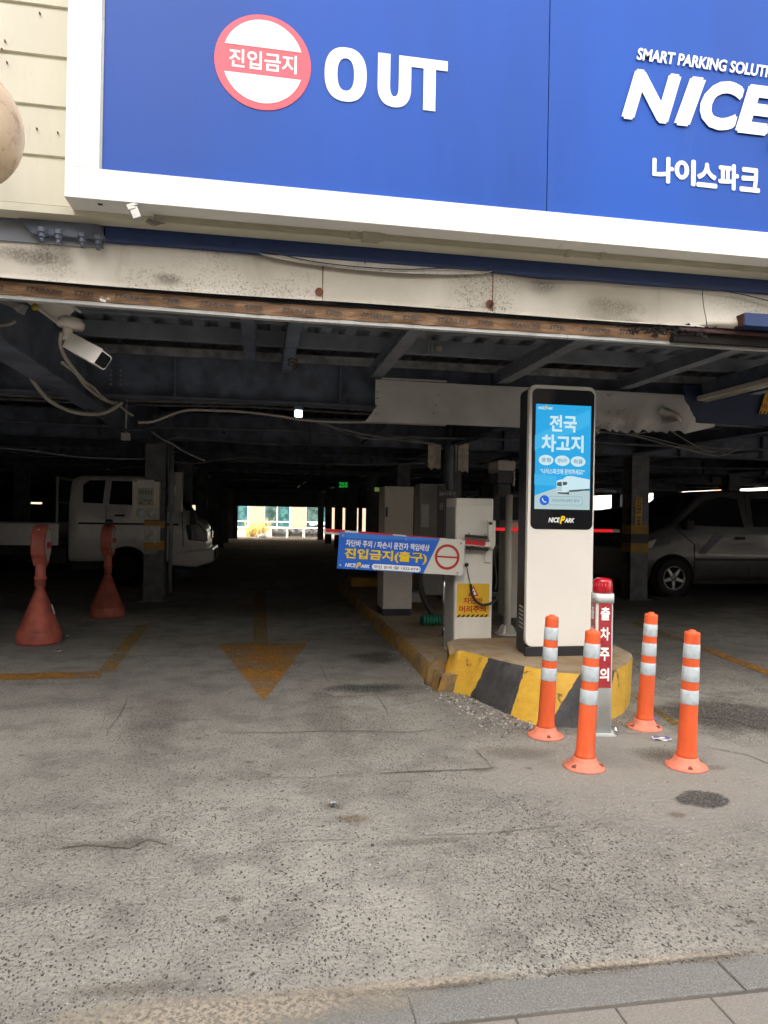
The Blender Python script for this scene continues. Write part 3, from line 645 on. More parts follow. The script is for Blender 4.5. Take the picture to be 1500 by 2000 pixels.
for (x, z, y0, y1) in ((-4.6, 2.62, 8, 30), (-.6, 2.66, 7.4, 34), (1.6, 2.58, 7.4, 34), (4.9, 2.6, 7.4, 34), (8.2, 2.6, 7.4, 30)):
    q = MB(); q.tube([(x, y0 + (y1 - y0) * i / 20, z + .015 * math.sin(i * 1.7)) for i in range(21)], .02, 6); q.build('service_pipe', M_PIPE, bld)
q = MB(); xb = F(45, 640, 5.4).x   # deep beam running inwards at the left
ibeam(q, 'y', xb, YB + .2, GYE, 2.42, ZD - .16, .12, .014); q.build('main_beam', M_STEEL, bld)
for x in COLX[2:]:
    q = MB(); ibeam(q, 'y', x, GY[0] + .11, GYE, GZ0 + .05, GZ1 + .04, .08, .012); q.build('main_beam', M_STEEL, bld)
# columns
def column(x, y, w_=.15, name='steel_column', zt=GZ0 - .001, m=M_COL):
    q = MB(); q.box(x - w_, x + w_, y - w_, y - w_ + .014, 0, zt); q.box(x - w_, x + w_, y + w_ - .014, y + w_, 0, zt); q.box(x - .006, x + .006, y - w_ + .014, y + w_ - .014, 0, zt)
    q.box(x - w_ - .06, x + w_ + .06, y - w_ - .06, y + w_ + .06, 0, .02)
    return q.build(name, m, bld)
M_COLB = M('column_black_band', (.015, .015, .017), .5); M_COLY = M('column_yellow_band', (.38, .22, .03), .6, dirt=.4)
for j, y in enumerate(GY[1:]):
    for i, x in enumerate(COLX):
        c = column(x, y, .15 if i != 3 else .16)
        if i in (3,) and j == 0:
            for za, zb_, mm in ((1.14, 1.30, M_COLY), (.98, 1.14, M_COLB), (.82, .98, M_COLY)):
                q = MB(); q.box(x - .164, x + .164, y - .164, y + .164, za + .001, zb_ - .001); q.build('column_band', mm, c)
# far lintel and end walls, left wall, right side rails
lz = F(560, 990, GYE).z; ox0 = F(372, 1020, GYE).x; oxa, oxb = F(432, 1020, GYE).x, F(464, 1020, GYE).x; ox1 = F(722, 1020, GYE).x
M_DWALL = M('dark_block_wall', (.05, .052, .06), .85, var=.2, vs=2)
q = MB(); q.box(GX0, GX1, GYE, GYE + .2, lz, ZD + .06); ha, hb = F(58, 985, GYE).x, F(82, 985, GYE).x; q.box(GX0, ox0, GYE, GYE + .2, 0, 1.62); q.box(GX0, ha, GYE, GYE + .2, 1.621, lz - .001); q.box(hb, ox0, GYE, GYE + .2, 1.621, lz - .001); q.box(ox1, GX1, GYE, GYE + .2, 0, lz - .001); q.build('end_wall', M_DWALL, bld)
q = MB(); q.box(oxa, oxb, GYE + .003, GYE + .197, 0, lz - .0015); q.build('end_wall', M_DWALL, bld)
for px in (678, 704):
    x = F(px, 1020, GYE).x; q = MB(); q.box(x - .10, x + .10, GYE + .01, GYE + .19, 0, lz - .002); q.build('end_post', M_DWALL, bld)
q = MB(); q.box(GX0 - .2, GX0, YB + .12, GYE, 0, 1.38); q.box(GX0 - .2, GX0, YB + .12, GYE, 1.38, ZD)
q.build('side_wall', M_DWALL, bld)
q = MB(); XR = GX1
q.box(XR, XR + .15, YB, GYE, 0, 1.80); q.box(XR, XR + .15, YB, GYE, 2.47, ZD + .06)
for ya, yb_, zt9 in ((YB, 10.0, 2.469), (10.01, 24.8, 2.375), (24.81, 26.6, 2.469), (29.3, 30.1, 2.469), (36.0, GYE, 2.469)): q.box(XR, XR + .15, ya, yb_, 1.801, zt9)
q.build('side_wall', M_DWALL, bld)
q = MB(); q.box(-13.2, -7.0, YB, YB + .25, 0, 7.2); q.build('wall_corner', M_SIDING, bld)
q = MB(); q.box(9.5, 15.9, YB, YB + .25, 2.5, 7.2); q.build('wall_corner', M_SIDING, bld)

# --- bent aluminium plate over the first girder
pl = MB(); xa = F(733, 790, 7.0).x; xb_ = F(1075, 800, 7.0).x; xc = F(1335, 820, 7.0).x; xe = F(1405, 820, 7.0).x
zt_, zb2 = F(900, 749, 7.0).z, F(900, 830, 7.0).z
nx, nz = 90, 14; vs = []
def crum(x, z):
    t = max(0, (x - xb_) / (xc - xb_)); fade = max(0, min(1, (xe - .05 - x) / (xe - .05 - xc))); t = min(t, 1); d = .012 * math.sin(x * 2.2) * (z - zb2) / .4
    if t > 0 and True:
        v = Vector((x * 3.2, z * 1.6, 0)); f = 1.15 - (z - zb2) / (zt_ - zb2)
        d += min(1, t * 2.2) * f * (.10 * (1 - abs(NZ.noise(v * .8)) * 2.2) * .5 + .035 * abs(NZ.noise(v * 2.6)) + .012 * NZ.noise(v * 7)) + t * t * .04 * f; d = d * fade - .06 * (1 - fade)
    return d
random.seed(5)
for i in range(nx + 1):
    x = xa + (xe - xa) * i / nx
    for j in range(nz + 1):
        z = zb2 + (zt_ - zb2) * j / nz; e = 0
        if i == 0: e = (.0 if j > 5 else -.10 * (1 - j / 5) + random.uniform(-.015, .015))
        if x > xc: z += .10 * (x - xc) / (xe - xc) * (1 - j / nz)
        elif j == 0 and x > xb_: z += random.uniform(-.025, .025)
        vs.append((x + e, 7.02 - crum(x, z), z))
pl._add(vs, [(i * (nz + 1) + j, (i + 1) * (nz + 1) + j, (i + 1) * (nz + 1) + j + 1, i * (nz + 1) + j + 1) for i in range(nx) for j in range(nz)], 0, True)
plate = pl.build('aluminium_cover_sheet', M_ALU, bld, recalc=False)
for px, py in ((738, 765), (738, 777), (736, 792), (735, 808), (857, 770), (852, 790), (848, 807)):
    p = F(px, py, 7.0); q = MB(); q.lathe([(.007, 0), (.006, .006), (0, .008)], (0, 0, 0), 6, T=Matrix.Translation((p.x, 7.02 - crum(p.x, p.z), p.z)) @ Matrix.Rotation(R(90), 4, 'X')); q.build('rivet', M_BLACK, plate)
q = MB(); q.box(F(745, 750, 6.98).x, F(872, 752, 6.98).x, 6.97, 6.99, zt_ + .0, zt_ + .016); q.build('edge_trim', M_GREYW, bld)
# curled flap of the crumple
q = MB(); c0 = F(1325, 828, 6.9); vs = []; n = 14
for i in range(n + 1):
    a = i / n
    for j in range(9):
        t = j / 8; x = c0.x - .20 + .22 * a; z = c0.z + .19 * t * (1 - .3 * a) - .01 * math.sin(a * 9); y = 6.92 - .13 * math.sin(a * 2.6) * (1 - t) ** .6 - .02 * math.sin(t * 8 + a * 5); vs.append((x, y, z))
q._add(vs, [(i * 9 + j, (i + 1) * 9 + j, (i + 1) * 9 + j + 1, i * 9 + j + 1) for i in range(n) for j in range(8)], 0, True); q.build('torn_sheet_flap', M('raw_aluminium', (.5, .46, .42), .4, .3, dirt=.3), plate, recalc=False)
q = MB()
for i in range(26):
    px = random.uniform(1160, 1240); py = 812 + random.gauss(0, 1) * 14 + max(0, (1200 - px)) * .5; p = F(px, py, 6.86 + random.random() * .1)
    q.poly([(p.x, p.y, p.z), (p.x + random.uniform(.02, .08), p.y - random.uniform(-.03, .03), p.z + random.uniform(-.03, .04)), (p.x + random.uniform(-.02, .04), p.y, p.z - random.uniform(.01, .05))])
tag(q.build('torn_scraps', M('scrap_foil', (.40, .37, .33), .5, .2, dirt=.8), plate, recalc=False), kind='stuff')
# dark blue fascia on the girder at the right
a, b_, c, d = rectF(1335, 1700, 762, 833, 7.02)
q = MB(); q.box(a, b_ + 3, 7.0, 7.03, c, d); q.build('blue_fascia', M('dull_blue_sheet', (.022, .035, .085), .5, dirt=.4), bld, bevel=.004)
bld_right = bld
# ================================================================== unseen blocks added for light: one shades the street, one cuts low sky
def block(name, label, x0, x1, y0, y1, h, mat, wins=True, group=None):
    t = thing(name, label, 'building', ((x0 + x1) / 2, (y0 + y1) / 2, 0), group); q = MB(); q.box(x0, x1, y0, y1, 0, h); q.build('wall', mat, t)
    return t
M_CONC = M('pale_rendered_wall', (.50, .48, .44), .8, var=.06, vs=.5)
tb = block('added_shade_block', 'tall unseen rendered block added to shade the street from one side', -34, -17, -34, 16, 31, M_CONC)
tl = block('added_front_building', 'low unseen building across the street, added to cut low sky light into the garage', -16, 30, -26, -13, 9.5, M('tan_render', (.36, .32, .28), .8))
for k in range(11):
    for f in range(2):
        q = MB(); q.box(-14 + k * 4, -11.6 + k * 4, -13.001, -12.93, 1 + f * 3.6, 3.2 + f * 3.6); q.build('window', M_CGLASS, tl)
# beyond the far opening: yard and beige building
yard = struct(sheet('yard', -40, 40, GYE + .5, 60, .004, M('pale_concrete_yard', (.20, .165, .12), .9, var=.15, vs=2)))
YF = 46.0
fb = thing('office_building', 'beige sunlit building with teal windows beyond the far opening', 'building', (0, YF, 0))
q = MB()
M_FW = M('beige_wall', (.20, .162, .12), .85, var=.04, vs=.6)
wins = [(440, 485), (516, 567), (597, 646)]
wz0 = F(560, 1031, YF).z; wz1 = F(560, 975, YF).z
xs = [-25] + [F(p, 1010, YF).x for w_ in wins for p in w_] + [25]
for i in range(0, len(xs), 2): q.box(xs[i], xs[i + 1], YF, YF + .3, wz0, wz1)
q.box(-25, 25, YF, YF + .3, 0, wz0 - .001); q.box(-25, 25, YF, YF + .3, wz1 + .001, 9); q.build('wall', M_FW, fb)
q = MB(); q.box(-25, 25, YF - .04, YF - .002, 0, wz0 * .55); q.build('plinth', M('grey_plinth', (.35, .32, .28), .8), fb)
for a, c in wins:
    x0, x1 = F(a, 1010, YF).x, F(c, 1010, YF).x; zm = F(560, 1020, YF).z
    fr = MB(); t_ = .05
    for xx_ in (x0, (x0 + x1) / 2 - t_ / 2, x1 - t_): fr.box(xx_, xx_ + t_, YF + .03, YF + .10, wz0, wz1)
    for zz in (wz0, zm, wz1 - t_): fr.box(x0 + t_, x1 - t_, YF + .035, YF + .095, zz, zz + t_)
    f_ = fr.build('window', M_WHITE, fb)
    for k_, (xa_, xb2) in enumerate(((x0 + t_, (x0 + x1) / 2 - t_ / 2), ((x0 + x1) / 2 + t_ / 2, x1 - t_))):
        p_ = MB(); p_.box(xa_, xb2, YF + .06, YF + .07, wz0 + t_, wz1 - t_); p_.build('pane', M('teal_window_glass', (.025, .075, .078) if k_ else (.035, .065, .06), .25, var=.35, vs=3), f_)
# wall and sunlit boundary beyond the open right side
rb = thing('side_building', 'pale sunlit wall seen over the parked cars through the open right side', 'building', (21, 25, 0))
q = MB(); q.box(20.5, 21, 2, 50, 0, 4.2); q.build('wall', M('white_wall', (.5, .48, .46), .8, var=.04, vs=1), rb)
for yy_ in (16.0, 22.4, 29.0, 33.5):
    q = MB(); q.box(20.38, 20.498, yy_, yy_ + .5, 0, 4.2); q.build('pilaster', M('tan_pilaster', (.55, .36, .20), .8), rb)
struct(sheet('side_lane', 15.9, 20.4, -5, 60, .005, M('pale_lane', (.4, .38, .34), .9)))
# ================================================================== SIGN BOX
sg = thing('sign_box', 'large white-framed blue sign box over the exit reading OUT', 'sign', (2.0, YS, 4.0))
sx0 = F(129, 200, YS).x; sz0 = zF(130, 384, YS); sx1 = sx0 + 7.6; sz1 = sz0 + 2.9
fw = F(200, 300, YS).x - F(129, 300, YS).x; fh = zF(195, 330, YS) - zF(195, 390, YS)
js = F(1106, 450, YS).x
q = MB(); q.box(sx0, js - .001, YS, YS + .17, sz0, sz0 + fh); q.build('frame_rail', M_SIGNW, sg, bevel=.003)
q = MB(); q.box(js + .001, sx1, YS, YS + .17, sz0, sz0 + fh); q.build('frame_rail', M_SIGNW, sg, bevel=.003)
q = MB(); q.box(sx0, sx1, YS, YS + .17, sz1 - fh, sz1); q.build('frame_rail', M_SIGNW, sg, bevel=.003)
q = MB(); q.box(sx0, sx0 + fw - .012, YS + .001, YS + .169, sz0 + fh + .001, sz1 - fh - .001); q.build('frame_stile', M_SIGNW, sg, bevel=.003)
q = MB(); q.box(sx0 + fw - .012, sx0 + fw, YS + .012, YS + .03, sz0 + fh + .001, sz1 - fh - .001); q.build('frame_bead', M('weathered_bead', (.42, .42, .42), .5, dirt=.6, ds=30), sg)
q = MB(); q.box(sx0 + .01, sx1 - .01, YS + .15, YS + .165, sz0 + .01, sz1 - .01); q.build('back_plate', M_GREYE, sg)
yp = YS + .022; xs_ = F(1074, 200, YS).x
p1 = MB(); p1.box(sx0 + fw, xs_ - .003, yp, yp + .01, sz0 + fh, sz1 - fh); p1 = p1.build('sign_panel', M_BLUE, sg)
p2 = MB(); p2.box(xs_ + .003, sx1, yp + .001, yp + .011, sz0 + fh, sz1 - fh); p2 = p2.build('sign_panel', M_BLUE, sg)
yl = yp - .002
def onz(px, py): p = F(px, py, YS); return p.x, p.z
# no entry roundel
cx, cz = onz(514, 118); rr = F(608, 118, YS).x - cx; k = (rr / 93.5)
q = MB(); q.prism(ell(cx, cz, rr * 1.0, rr * 1.0, 48), 'y', yl - .002, yl); rd = q.build('no_entry_roundel', M_ROUNDEL, p1)
q = MB(); r2 = rr * .83; a0 = math.asin(.30)
up = [(cx + r2 * math.cos(a), cz + rr * .055 + r2 * math.sin(a)) for a in [a0 + (math.pi - 2 * a0) * i / 24 for i in range(25)]]
dn = [(cx + r2 * math.cos(a), cz - rr * .03 - r2 * math.sin(a)) for a in [a0 + (math.pi - 2 * a0) * i / 24 for i in range(25)]]
q.prism(up, 'y', yl - .0045, yl - .0022); q.prism(dn, 'y', yl - .0045, yl - .0022); q.build('white_segments', M_WHT, rd)
q = MB(); text(q, '진입금지', cx - rr * .70, cx + rr * .70, cz - rr * .17, cz + rr * .22, yl - .0025, .014, .006); q.build('lettering', M_WHT, rd, recalc=False)
# OUT in bold letters
def arc(cx, cz, rx, rz, a, b, n=14, e=2.4):
    o = []
    for i in range(n + 1):
        t = R(a + (b - a) * i / n); c, s = math.cos(t), math.sin(t)
        o.append((cx + rx * math.copysign(abs(c) ** (2 / e), c), cz + rz * math.copysign(abs(s) ** (2 / e), s)))
    return o
def strip(mb, outer, inner, y0, y1, closed=False):
    n = len(outer)
    for i in range(n if closed else n - 1):
        j = (i + 1) % n; mb.prism([outer[i], outer[j], inner[j], inner[i]], 'y', y0, y1)
ox, oz = onz(676, 142); o_w = F(717, 142, YS).x - ox; ozb = zF(676, 195, YS); ozt = zF(676, 89, YS); hh = (ozt - ozb) / 2; tk = o_w * .60
q = MB(); strip(q, arc(ox, (ozt + ozb) / 2, o_w, hh, 0, 360, 48)[:-1], arc(ox, (ozt + ozb) / 2, o_w - tk, hh - tk * .85, 0, 360, 48)[:-1], yl - .004, yl, True)
q.build('letter', M_WHT, p1)
ux0 = F(740, 150, YS).x; ux1 = F(803, 150, YS).x; ut = ozt - hh * .03; ub = ozb; um = (ux0 + ux1) / 2; uw = (ux1 - ux0) / 2 * 1.04
ou = [(um - uw, ut)] + arc(um, ub + hh * .75, uw, hh * .75, 180, 360, 20, 2.3) + [(um + uw, ut)]
iu = [(um - uw + tk, ut)] + arc(um, ub + hh * .80, uw - tk, hh * .80 - tk * .85, 180, 360, 20, 2.2) + [(um + uw - tk, ut)]
q = MB(); strip(q, ou, iu, yl - .004, yl); q.build('letter', M_WHT, p1)
tx0 = F(806, 110, YS).x; tx1 = F(876, 118, YS).x; tm = (tx0 + tx1) / 2
q = MB(); q.prism([(tx0, ut), (tx0, ut - tk * .8), (tm - tk / 2, ut - tk * .8), (tm - tk / 2, ub + .004), (tm + tk / 2, ub + .004), (tm + tk / 2, ut - tk * .8), (tx1, ut - tk * .8), (tx1, ut)], 'y', yl - .004, yl); q.build('letter', M_WHT, p1)
# right hand panel
a, c = F(1246, 100, YS), F(1500, 138, YS); sc_ = (c.x - a.x)
zt_ = zF(1262, 92, YS); zb_2 = zF(1256, 114, YS)
q = MB(); text(q, 'SMART PARKING SOLUTION', a.x, a.x + sc_ * 1.16, zb_2 - .004, zt_, yl - .004, .02, .006, .003, 0, .22); q.build('lettering', M_WHT, p2, recalc=False)
nx0 = F(1216, 225, YS).x; nz0 = zF(1240, 232, YS); nz1 = zF(1258, 134, YS); nx1 = F(1500, 200, YS).x + .06
for ch, u0, u1 in (('N', 0, .375), ('I', .335, .535), ('C', .50, .79), ('E', .735, 1.03)):
    q = MB(); text(q, ch, nx0 + (nx1 - nx0) * u0, nx0 + (nx1 - nx0) * u1, nz0, nz1, yl - .005, .02, .032, .004, 0, .28); q.build('raised_letter', M_WHT, p2, recalc=False)
q = MB(); text(q, 'P', nx1 - .01, nx1 + .33, nz0 - .08, nz1 + .1, yl - .03, .02, .05, .022, 0, .28); q.build('raised_letter', M_YEL, p2, recalc=False)
for i, ch in enumerate('ARK'):
    q = MB(); text(q, ch, nx1 + .30 + i * .22, nx1 + .52 + i * .22, nz0, nz1 - .03, yl - .03, .02, .05, .022, 0, .28); q.build('raised_letter', M_WHT, p2, recalc=False)
kx0 = F(1276, 330, YS).x; kx1 = F(1489, 345, YS).x; kz0 = zF(1290, 354, YS); kz1 = zF(1290, 302, YS)
for i, ch in enumerate('나이스파크'):
    wd = (kx1 - kx0) / 5; q = MB(); text(q, ch, kx0 + wd * i + wd * .03, kx0 + wd * (i + 1) - wd * .02, kz0, kz1 if ch not in '스크' else kz1 - .01, yl, .012, .028, .003); q.build('lettering', M_WHT, p2, recalc=False)
# small latch under the sign, hanging bracket and leaves
T = Matrix.Translation(F(263, 412, YS + .02)) @ Matrix.Rotation(R(-22), 4, 'Y')
q = MB(); q.box(-.022, .022, -.03, .02, -.05, .025, T=T); q.box(-.03, .012, -.034, -.02, .0, .03, T=T); q.tube([(-.03, -.03, .02), (.03, -.034, .014)], .004, 6, T=T); q.build('latch', M('zinc_latch', (.45, .45, .43), .4, .5, dirt=.4), sg, bevel=.002)
p = F(290, 436, YS + .12); q = MB()
for i in range(7):
    a = i * .5; q.poly([(p.x - .02 + .012 * i, p.y, p.z - .02 * math.sin(a)), (p.x + .015 * i, p.y - .02, p.z + .022 - .003 * i), (p.x + .03 + .01 * i, p.y + .01, p.z + .02 - .002 * i)])
q.build('torn_sealant', M('old_sealant', (.30, .27, .23), .8, dirt=.5), sg, recalc=False)
p = F(196, 397, YS + .06); q = MB(); q.box(p.x - .012, p.x + .012, p.y - .01, p.y + .01, sz0 - .003, sz0 + .001); q.build('drain_hole', M_BLACK, sg)
# globe lamp at the left edge
gc = F(-86, 243, 3.45); gr = (F(43, 256, 3.45).x - gc.x)
gl = thing('globe_lamp', 'cream plastic globe lamp before the cream siding, cut off by the photo edge', 'lamp', (gc.x, 3.45, gc.z))
q = MB(); q.lathe([(gr * math.sin(a), gr * math.cos(a)) for a in [math.pi * i / 24 for i in range(25)]], (gc.x, 3.45, gc.z), 40); q.build('globe', M('yellowed_globe', (.66, .50, .32), .35, var=.08, vs=3, dirt=1.0, dcol='8a6038', ds=14), gl)
q = MB(); q.tube([(gc.x - .1, 3.45, gc.z + gr * .95), (gc.x - .12, 3.5, gc.z + gr * 1.35), (gc.x - .2, 3.8, gc.z + gr * 1.5), (gc.x - .2, YW, gc.z + gr * 1.5)], .025, 10); q.lathe([(.09, 0), (.09, .05), (.04, .09)], (gc.x - .1, 3.45, gc.z + gr * .88), 18); q.build('bracket', M_GREYE, gl)

# ================================================================== ISLAND
isl = thing('traffic_island', 'raised concrete island with a yellow and black striped nose carrying the exit machines', 'traffic island', (G(1090, 1421).x, G(1090, 1421).y, 0))
HB = .33
bot = [(862, 1344), (874, 1349), (889, 1354), (910, 1358), (971, 1386), (1030, 1413), (1060, 1419), (1089, 1421), (1127, 1421), (1170, 1413), (1198, 1404), (1218, 1392), (1230, 1374), (1232, 1350)]
B = [G(*p) for p in bot]
top = [(878, 1276), (884, 1267), (906, 1269), (930, 1275), (975, 1287), (1026, 1298), (1055, 1303), (1089, 1310), (1133, 1313), (1170, 1310), (1198, 1306), (1223, 1295), (1236, 1282), (1233, 1273)]
Tp = [G(p[0], p[1], HB) for p in top]
# tidy: back of the block
bx1 = max(B[-1].x, Tp[-1].x); yb0 = G(1200, 1262, HB).y
Bk = [Vector((B[-1].x + .02, yb0 + .15, 0)), Vector((B[-1].x - .25, yb0 + .5, 0)), Vector((B[0].x + .25, yb0 + .5, 0)), Vector((B[0].x + .12, B[0].y + .3, 0))]
Tk = [Vector((p.x, p.y, HB)) for p in Bk]
loopB = B + Bk; loopT = Tp + Tk; n = len(loopB); K = 8; vs = []; us = []; u = [0]
for i in range(1, n): u.append(u[-1] + (loopB[i].xy - loopB[i - 1].xy).length)
random.seed(11)
me_v = []; me_f = []; uvs = []
for i in range(n):
    for j in range(K + 1):
        t = j / K; p = loopB[i].lerp(loopT[i], t)
        if j == K: p = p + Vector((0, .0, -.012))
        p = p + Vector((random.uniform(-1, 1), random.uniform(-1, 1), 0)) * .004
        me_v.append(p); uvs.append((u[i], p.z))
fs = [(i * (K + 1) + j, (i + 1) * (K + 1) + j, (i + 1) * (K + 1) + j + 1, i * (K + 1) + j + 1) for i in range(n - 1) for j in range(K)]
# stripe bounds from the top edge points
def ub(px, py):
    p = G(px, py, HB).xy; best = min(range(len(Tp) - 1), key=lambda i: ((Tp[i].xy + Tp[i + 1].xy) / 2 - p).length); a, b = Tp[best].xy, Tp[best + 1].xy
    t = max(0, min(1, (p - a).dot(b - a) / (b - a).length_squared)); return u[best] + (u[best + 1] - u[best]) * t - .60 * HB
bn = [(ub(954, 1282), ub(1026, 1298)), (ub(1135, 1313), ub(1206, 1304)), (u[len(B) - 1] + .0, u[len(B) - 1] + .2)]
M_HAZ = hazard_paint(bn)
mesh = bpy.data.meshes.new('island_nose'); off = WL[isl.name]
mesh.from_pydata([tuple(p - off) for p in me_v], [], fs); ul = mesh.uv_layers.new(name='side')
for lp in mesh.loops: ul.data[lp.index].uv = uvs[lp.vertex_index]
for p in mesh.polygons: p.use_smooth = True
mesh.materials.append(M_HAZ); nose = bpy.data.objects.new('striped_nose', mesh); COL.objects.link(nose); nose.parent = isl; WL[nose.name] = off
M_OCH = ochre_top(); M_RSIDE = rough_side()
q = MB(); c0 = sum((p for p in loopT), Vector()) / n; rim = [Vector((p.x, p.y, HB - .012)) for p in loopT]; inn = [p.lerp(Vector((c0.x, c0.y, HB)), .06) for p in rim]
for p in inn: p.z = HB
for i in range(n): q._add([rim[i], rim[(i + 1) % n], inn[(i + 1) % n], inn[i]], [(0, 1, 2, 3)], 0, True)
q._add(inn, [tuple(range(n))], 0, False); q.build('nose_top', M_OCH, isl, recalc=True)
# long low kerb behind
HL = .14
lb = [(852, 1350), (728, 1222), (684, 1163)]; LBp = [G(*p) for p in lb]
xL = LBp[0].x; yE = 13.2; q = MB(); pts = []
N = 40
for i in range(N + 1):
    y = LBp[0].y - .05 + (yE - LBp[0].y) * i / N; x = xL + .012 * math.sin(y * 3) + random.uniform(-.008, .008); pts.append((x, y))
for i in range(N):
    (xa, ya), (xb2, yb2) = pts[i], pts[i + 1]; ta, tb_ = .035, .035
    q._add([(xa, ya, 0), (xb2, yb2, 0), (xb2 + .02, yb2, HL - .02), (xa + .02, ya, HL - .02), (xa + .05, ya, HL), (xb2 + .05, yb2, HL)], [(0, 1, 2, 3), (3, 2, 5, 4)], 0, True)
q.build('low_kerb', M_RSIDE, isl, recalc=False)
xR = B[-2].x - .1
q = MB(); q.poly([(pts[0][0] + .05, pts[0][1], HL)] + [(p[0] + .05, p[1], HL) for p in pts[1:]] + [(xR, yE, HL), (xR, yb0 + .3, HL)] + [(B[0].x + .3, pts[0][1], HL)]); q.build('low_top', M_OCH, isl)
q = MB(); q.poly([(pts[0][0], pts[0][1], 0), (B[0].x + .3, pts[0][1], 0), (B[0].x + .3, pts[0][1], HL), (pts[0][0] + .04, pts[0][1], HL)]); q.poly([(xR, yb0 + .3, 0), (xR, yE, 0), (xR, yE, HL), (xR, yb0 + .3, HL)]); q.build('kerb_end', M_RSIDE, isl)
# broken lump where kerb meets nose
q = MB(); c = G(868, 1338)
for k_ in range(7):
    r_ = random.uniform(.05, .11); cc = (c.x + random.uniform(-.10, .10), c.y + random.uniform(-.02, .12), -.02)
    q.lathe([(r_ * 1.1, 0), (r_ * random.uniform(.9, 1.1), .07), (r_ * .8, .13 + random.uniform(0, .06)), (0, .16 + random.uniform(0, .1))], cc, 9, sx=random.uniform(.6, 1.1), sy=random.uniform(.6, 1.2))
q.build('broken_corner', M_RSIDE, isl)
eb = G(712, 1160); q = MB(); a, b_ = G(686, 1162).x, G(760, 1162).x; q.prism([(G(700, 1162).y, 0), (G(700, 1162).y + .03, .30), (G(700, 1162).y + .5, .30), (G(700, 1162).y + .5, 0)], 'x', a, b_ + .5); q.build('end_block', M('ochre_paint', (.40, .23, .04), .8, dirt=.6), isl, bevel=.02)
# rubble at the foot of the nose
ico = bmesh.new(); bmesh.ops.create_icosphere(ico, subdivisions=1, radius=1); iv = [v.co.copy() for v in ico.verts]; ifc = [tuple(v.index for v in f.verts) for f in ico.faces]; ico.free()
q = MB(); random.seed(21)
def pebble(mb, x, y, r, m=0):
    s = Vector((random.uniform(.7, 1.3), random.uniform(.7, 1.3), random.uniform(.4, .8))) * r; rz = Matrix.Rotation(random.uniform(0, 6.3), 3, 'Z')
    mb._add([rz @ Vector((v.x * s.x * random.uniform(.8, 1.1), v.y * s.y * random.uniform(.8, 1.1), v.z * s.z)) + Vector((x, y, s.z * .5)) for v in iv], ifc, m)
for i in range(1500):
    t = random.random() ** .8; a = B[1].lerp(B[6], t); nrm = Vector((-.45, -1, 0)).normalized(); d = abs(random.gauss(0, 1)) * (.09 + .16 * math.sin(math.pi * min(1, t * 1.1)))
    p = a + nrm * (d + .0) + Vector((random.gauss(0, .05), 0, 0)); pebble(q, p.x, p.y, random.choice((.003, .004, .005, .007, .010)), random.choice((0, 0, 0, 1, 2)))
for i in range(500):
    px, py = random.uniform(600, 1450), random.uniform(1400, 1700); p = G(px, py); pebble(q, p.x, p.y, random.uniform(.0015, .0045), random.choice((0, 1, 1, 2)))
for i in range(500):
    p = LBp[0].lerp(LBp[2], random.random() ** 1.5) + Vector((-abs(random.gauss(0, .09)), 0, 0)); pebble(q, p.x, p.y, random.uniform(.002, .007), random.choice((0, 1, 2)))
for i in range(500):
    px, py = random.uniform(0, 1500), random.uniform(1500, 2000); p = G(px, py); pebble(q, p.x, p.y, random.uniform(.001, .0025), random.choice((0, 1, 2)))
tag(q.build('gravel', [M('grey_grit', (.24, .22, .20), .9), M('pale_grit', (.48, .45, .40), .9), M('dark_grit', (.09, .085, .08), .9)], None), 'loose grey and pale grit strewn at the foot of the striped island nose', None, None, 'stuff')
# ================================================================== EXIT KIOSK
kb_ = G(1085, 1281, HB); YK = kb_.y
kx0, kx1 = F(1029, 1000, YK).x, F(1158, 1000, YK).x
kz1 = F(1100, 754, YK).z; kzb = F(1085, 1262, YK).z
kio = thing('display_kiosk', 'tall white kiosk with a bright blue advertising screen on the island nose', 'kiosk', ((kx0 + kx1) / 2, YK + .12, HB))
q = MB(); q.prism(rrect(kx0, kx1, kzb, kz1, .055), 'y', YK - .018, YK + .03)
M_KIOW = M('cream_white_enamel', (.76, .735, .68), .32, var=.02, vs=2, dirt=.08, dcol='9a9080', coat=.3)
fr = q.build('front_panel', M_KIOW, kio, bevel=.006)
q = MB(); q.prism(rrect(kx0 + .012, kx1 - .012, HB, kz1 - .012, .05), 'y', YK + .031, YK + .225); q.build('body', M_BLACKM, kio, bevel=.012)
q = MB(); q.box(kx0 + .004, kx1 - .004, YK - .012, YK + .0305, HB, kzb - .002); q.build('plinth', M_BLACKM, kio, bevel=.004)
a, b_, c, d = rectF(1038, 1159, 761, 1034, YK - .02)
q = MB(); q.prism(rrect(a, b_, c, d, .045), 'y', YK - .0215, YK - .0175); gl_ = q.build('glass_front', M_GLASSB, kio)
a, b_, c, d = rectF(1045, 1153, 791, 995, YK - .02); sxx, sww, szz, shh = a, b_ - a, c, d - c
ys_ = YK - .0222
E_CY = EMI('screen_cyan', '14a4e2', 1.0); E_SKY = EMI('screen_light_blue', '35b4ec', .95); E_PALE = EMI('screen_pale', 'b8d2d4', .9); E_WH = EMI('screen_white', 'cdeaf2', .95); E_DK = EMI('screen_dark', '54646c', .6); E_BL = EMI('screen_blue', '1464d8', .9); E_DB = EMI('screen_line_blue', '3f7fb0', .9)
def sp(px, py):  # photo pixel on the screen
    p = F(px, py, ys_); return p.x, p.z
q = MB(); q.poly([(a, ys_, c), (b_, ys_, c), (b_, ys_, d), (a, ys_, d)]); scr = q.build('screen', E_CY, kio, recalc=False)
def flat(pts, m, dy, name='screen_graphic'):
    mb = MB(); mb.poly([(p[0], ys_ - dy, p[1]) for p in pts]); return mb.build(name, m, scr, recalc=False)
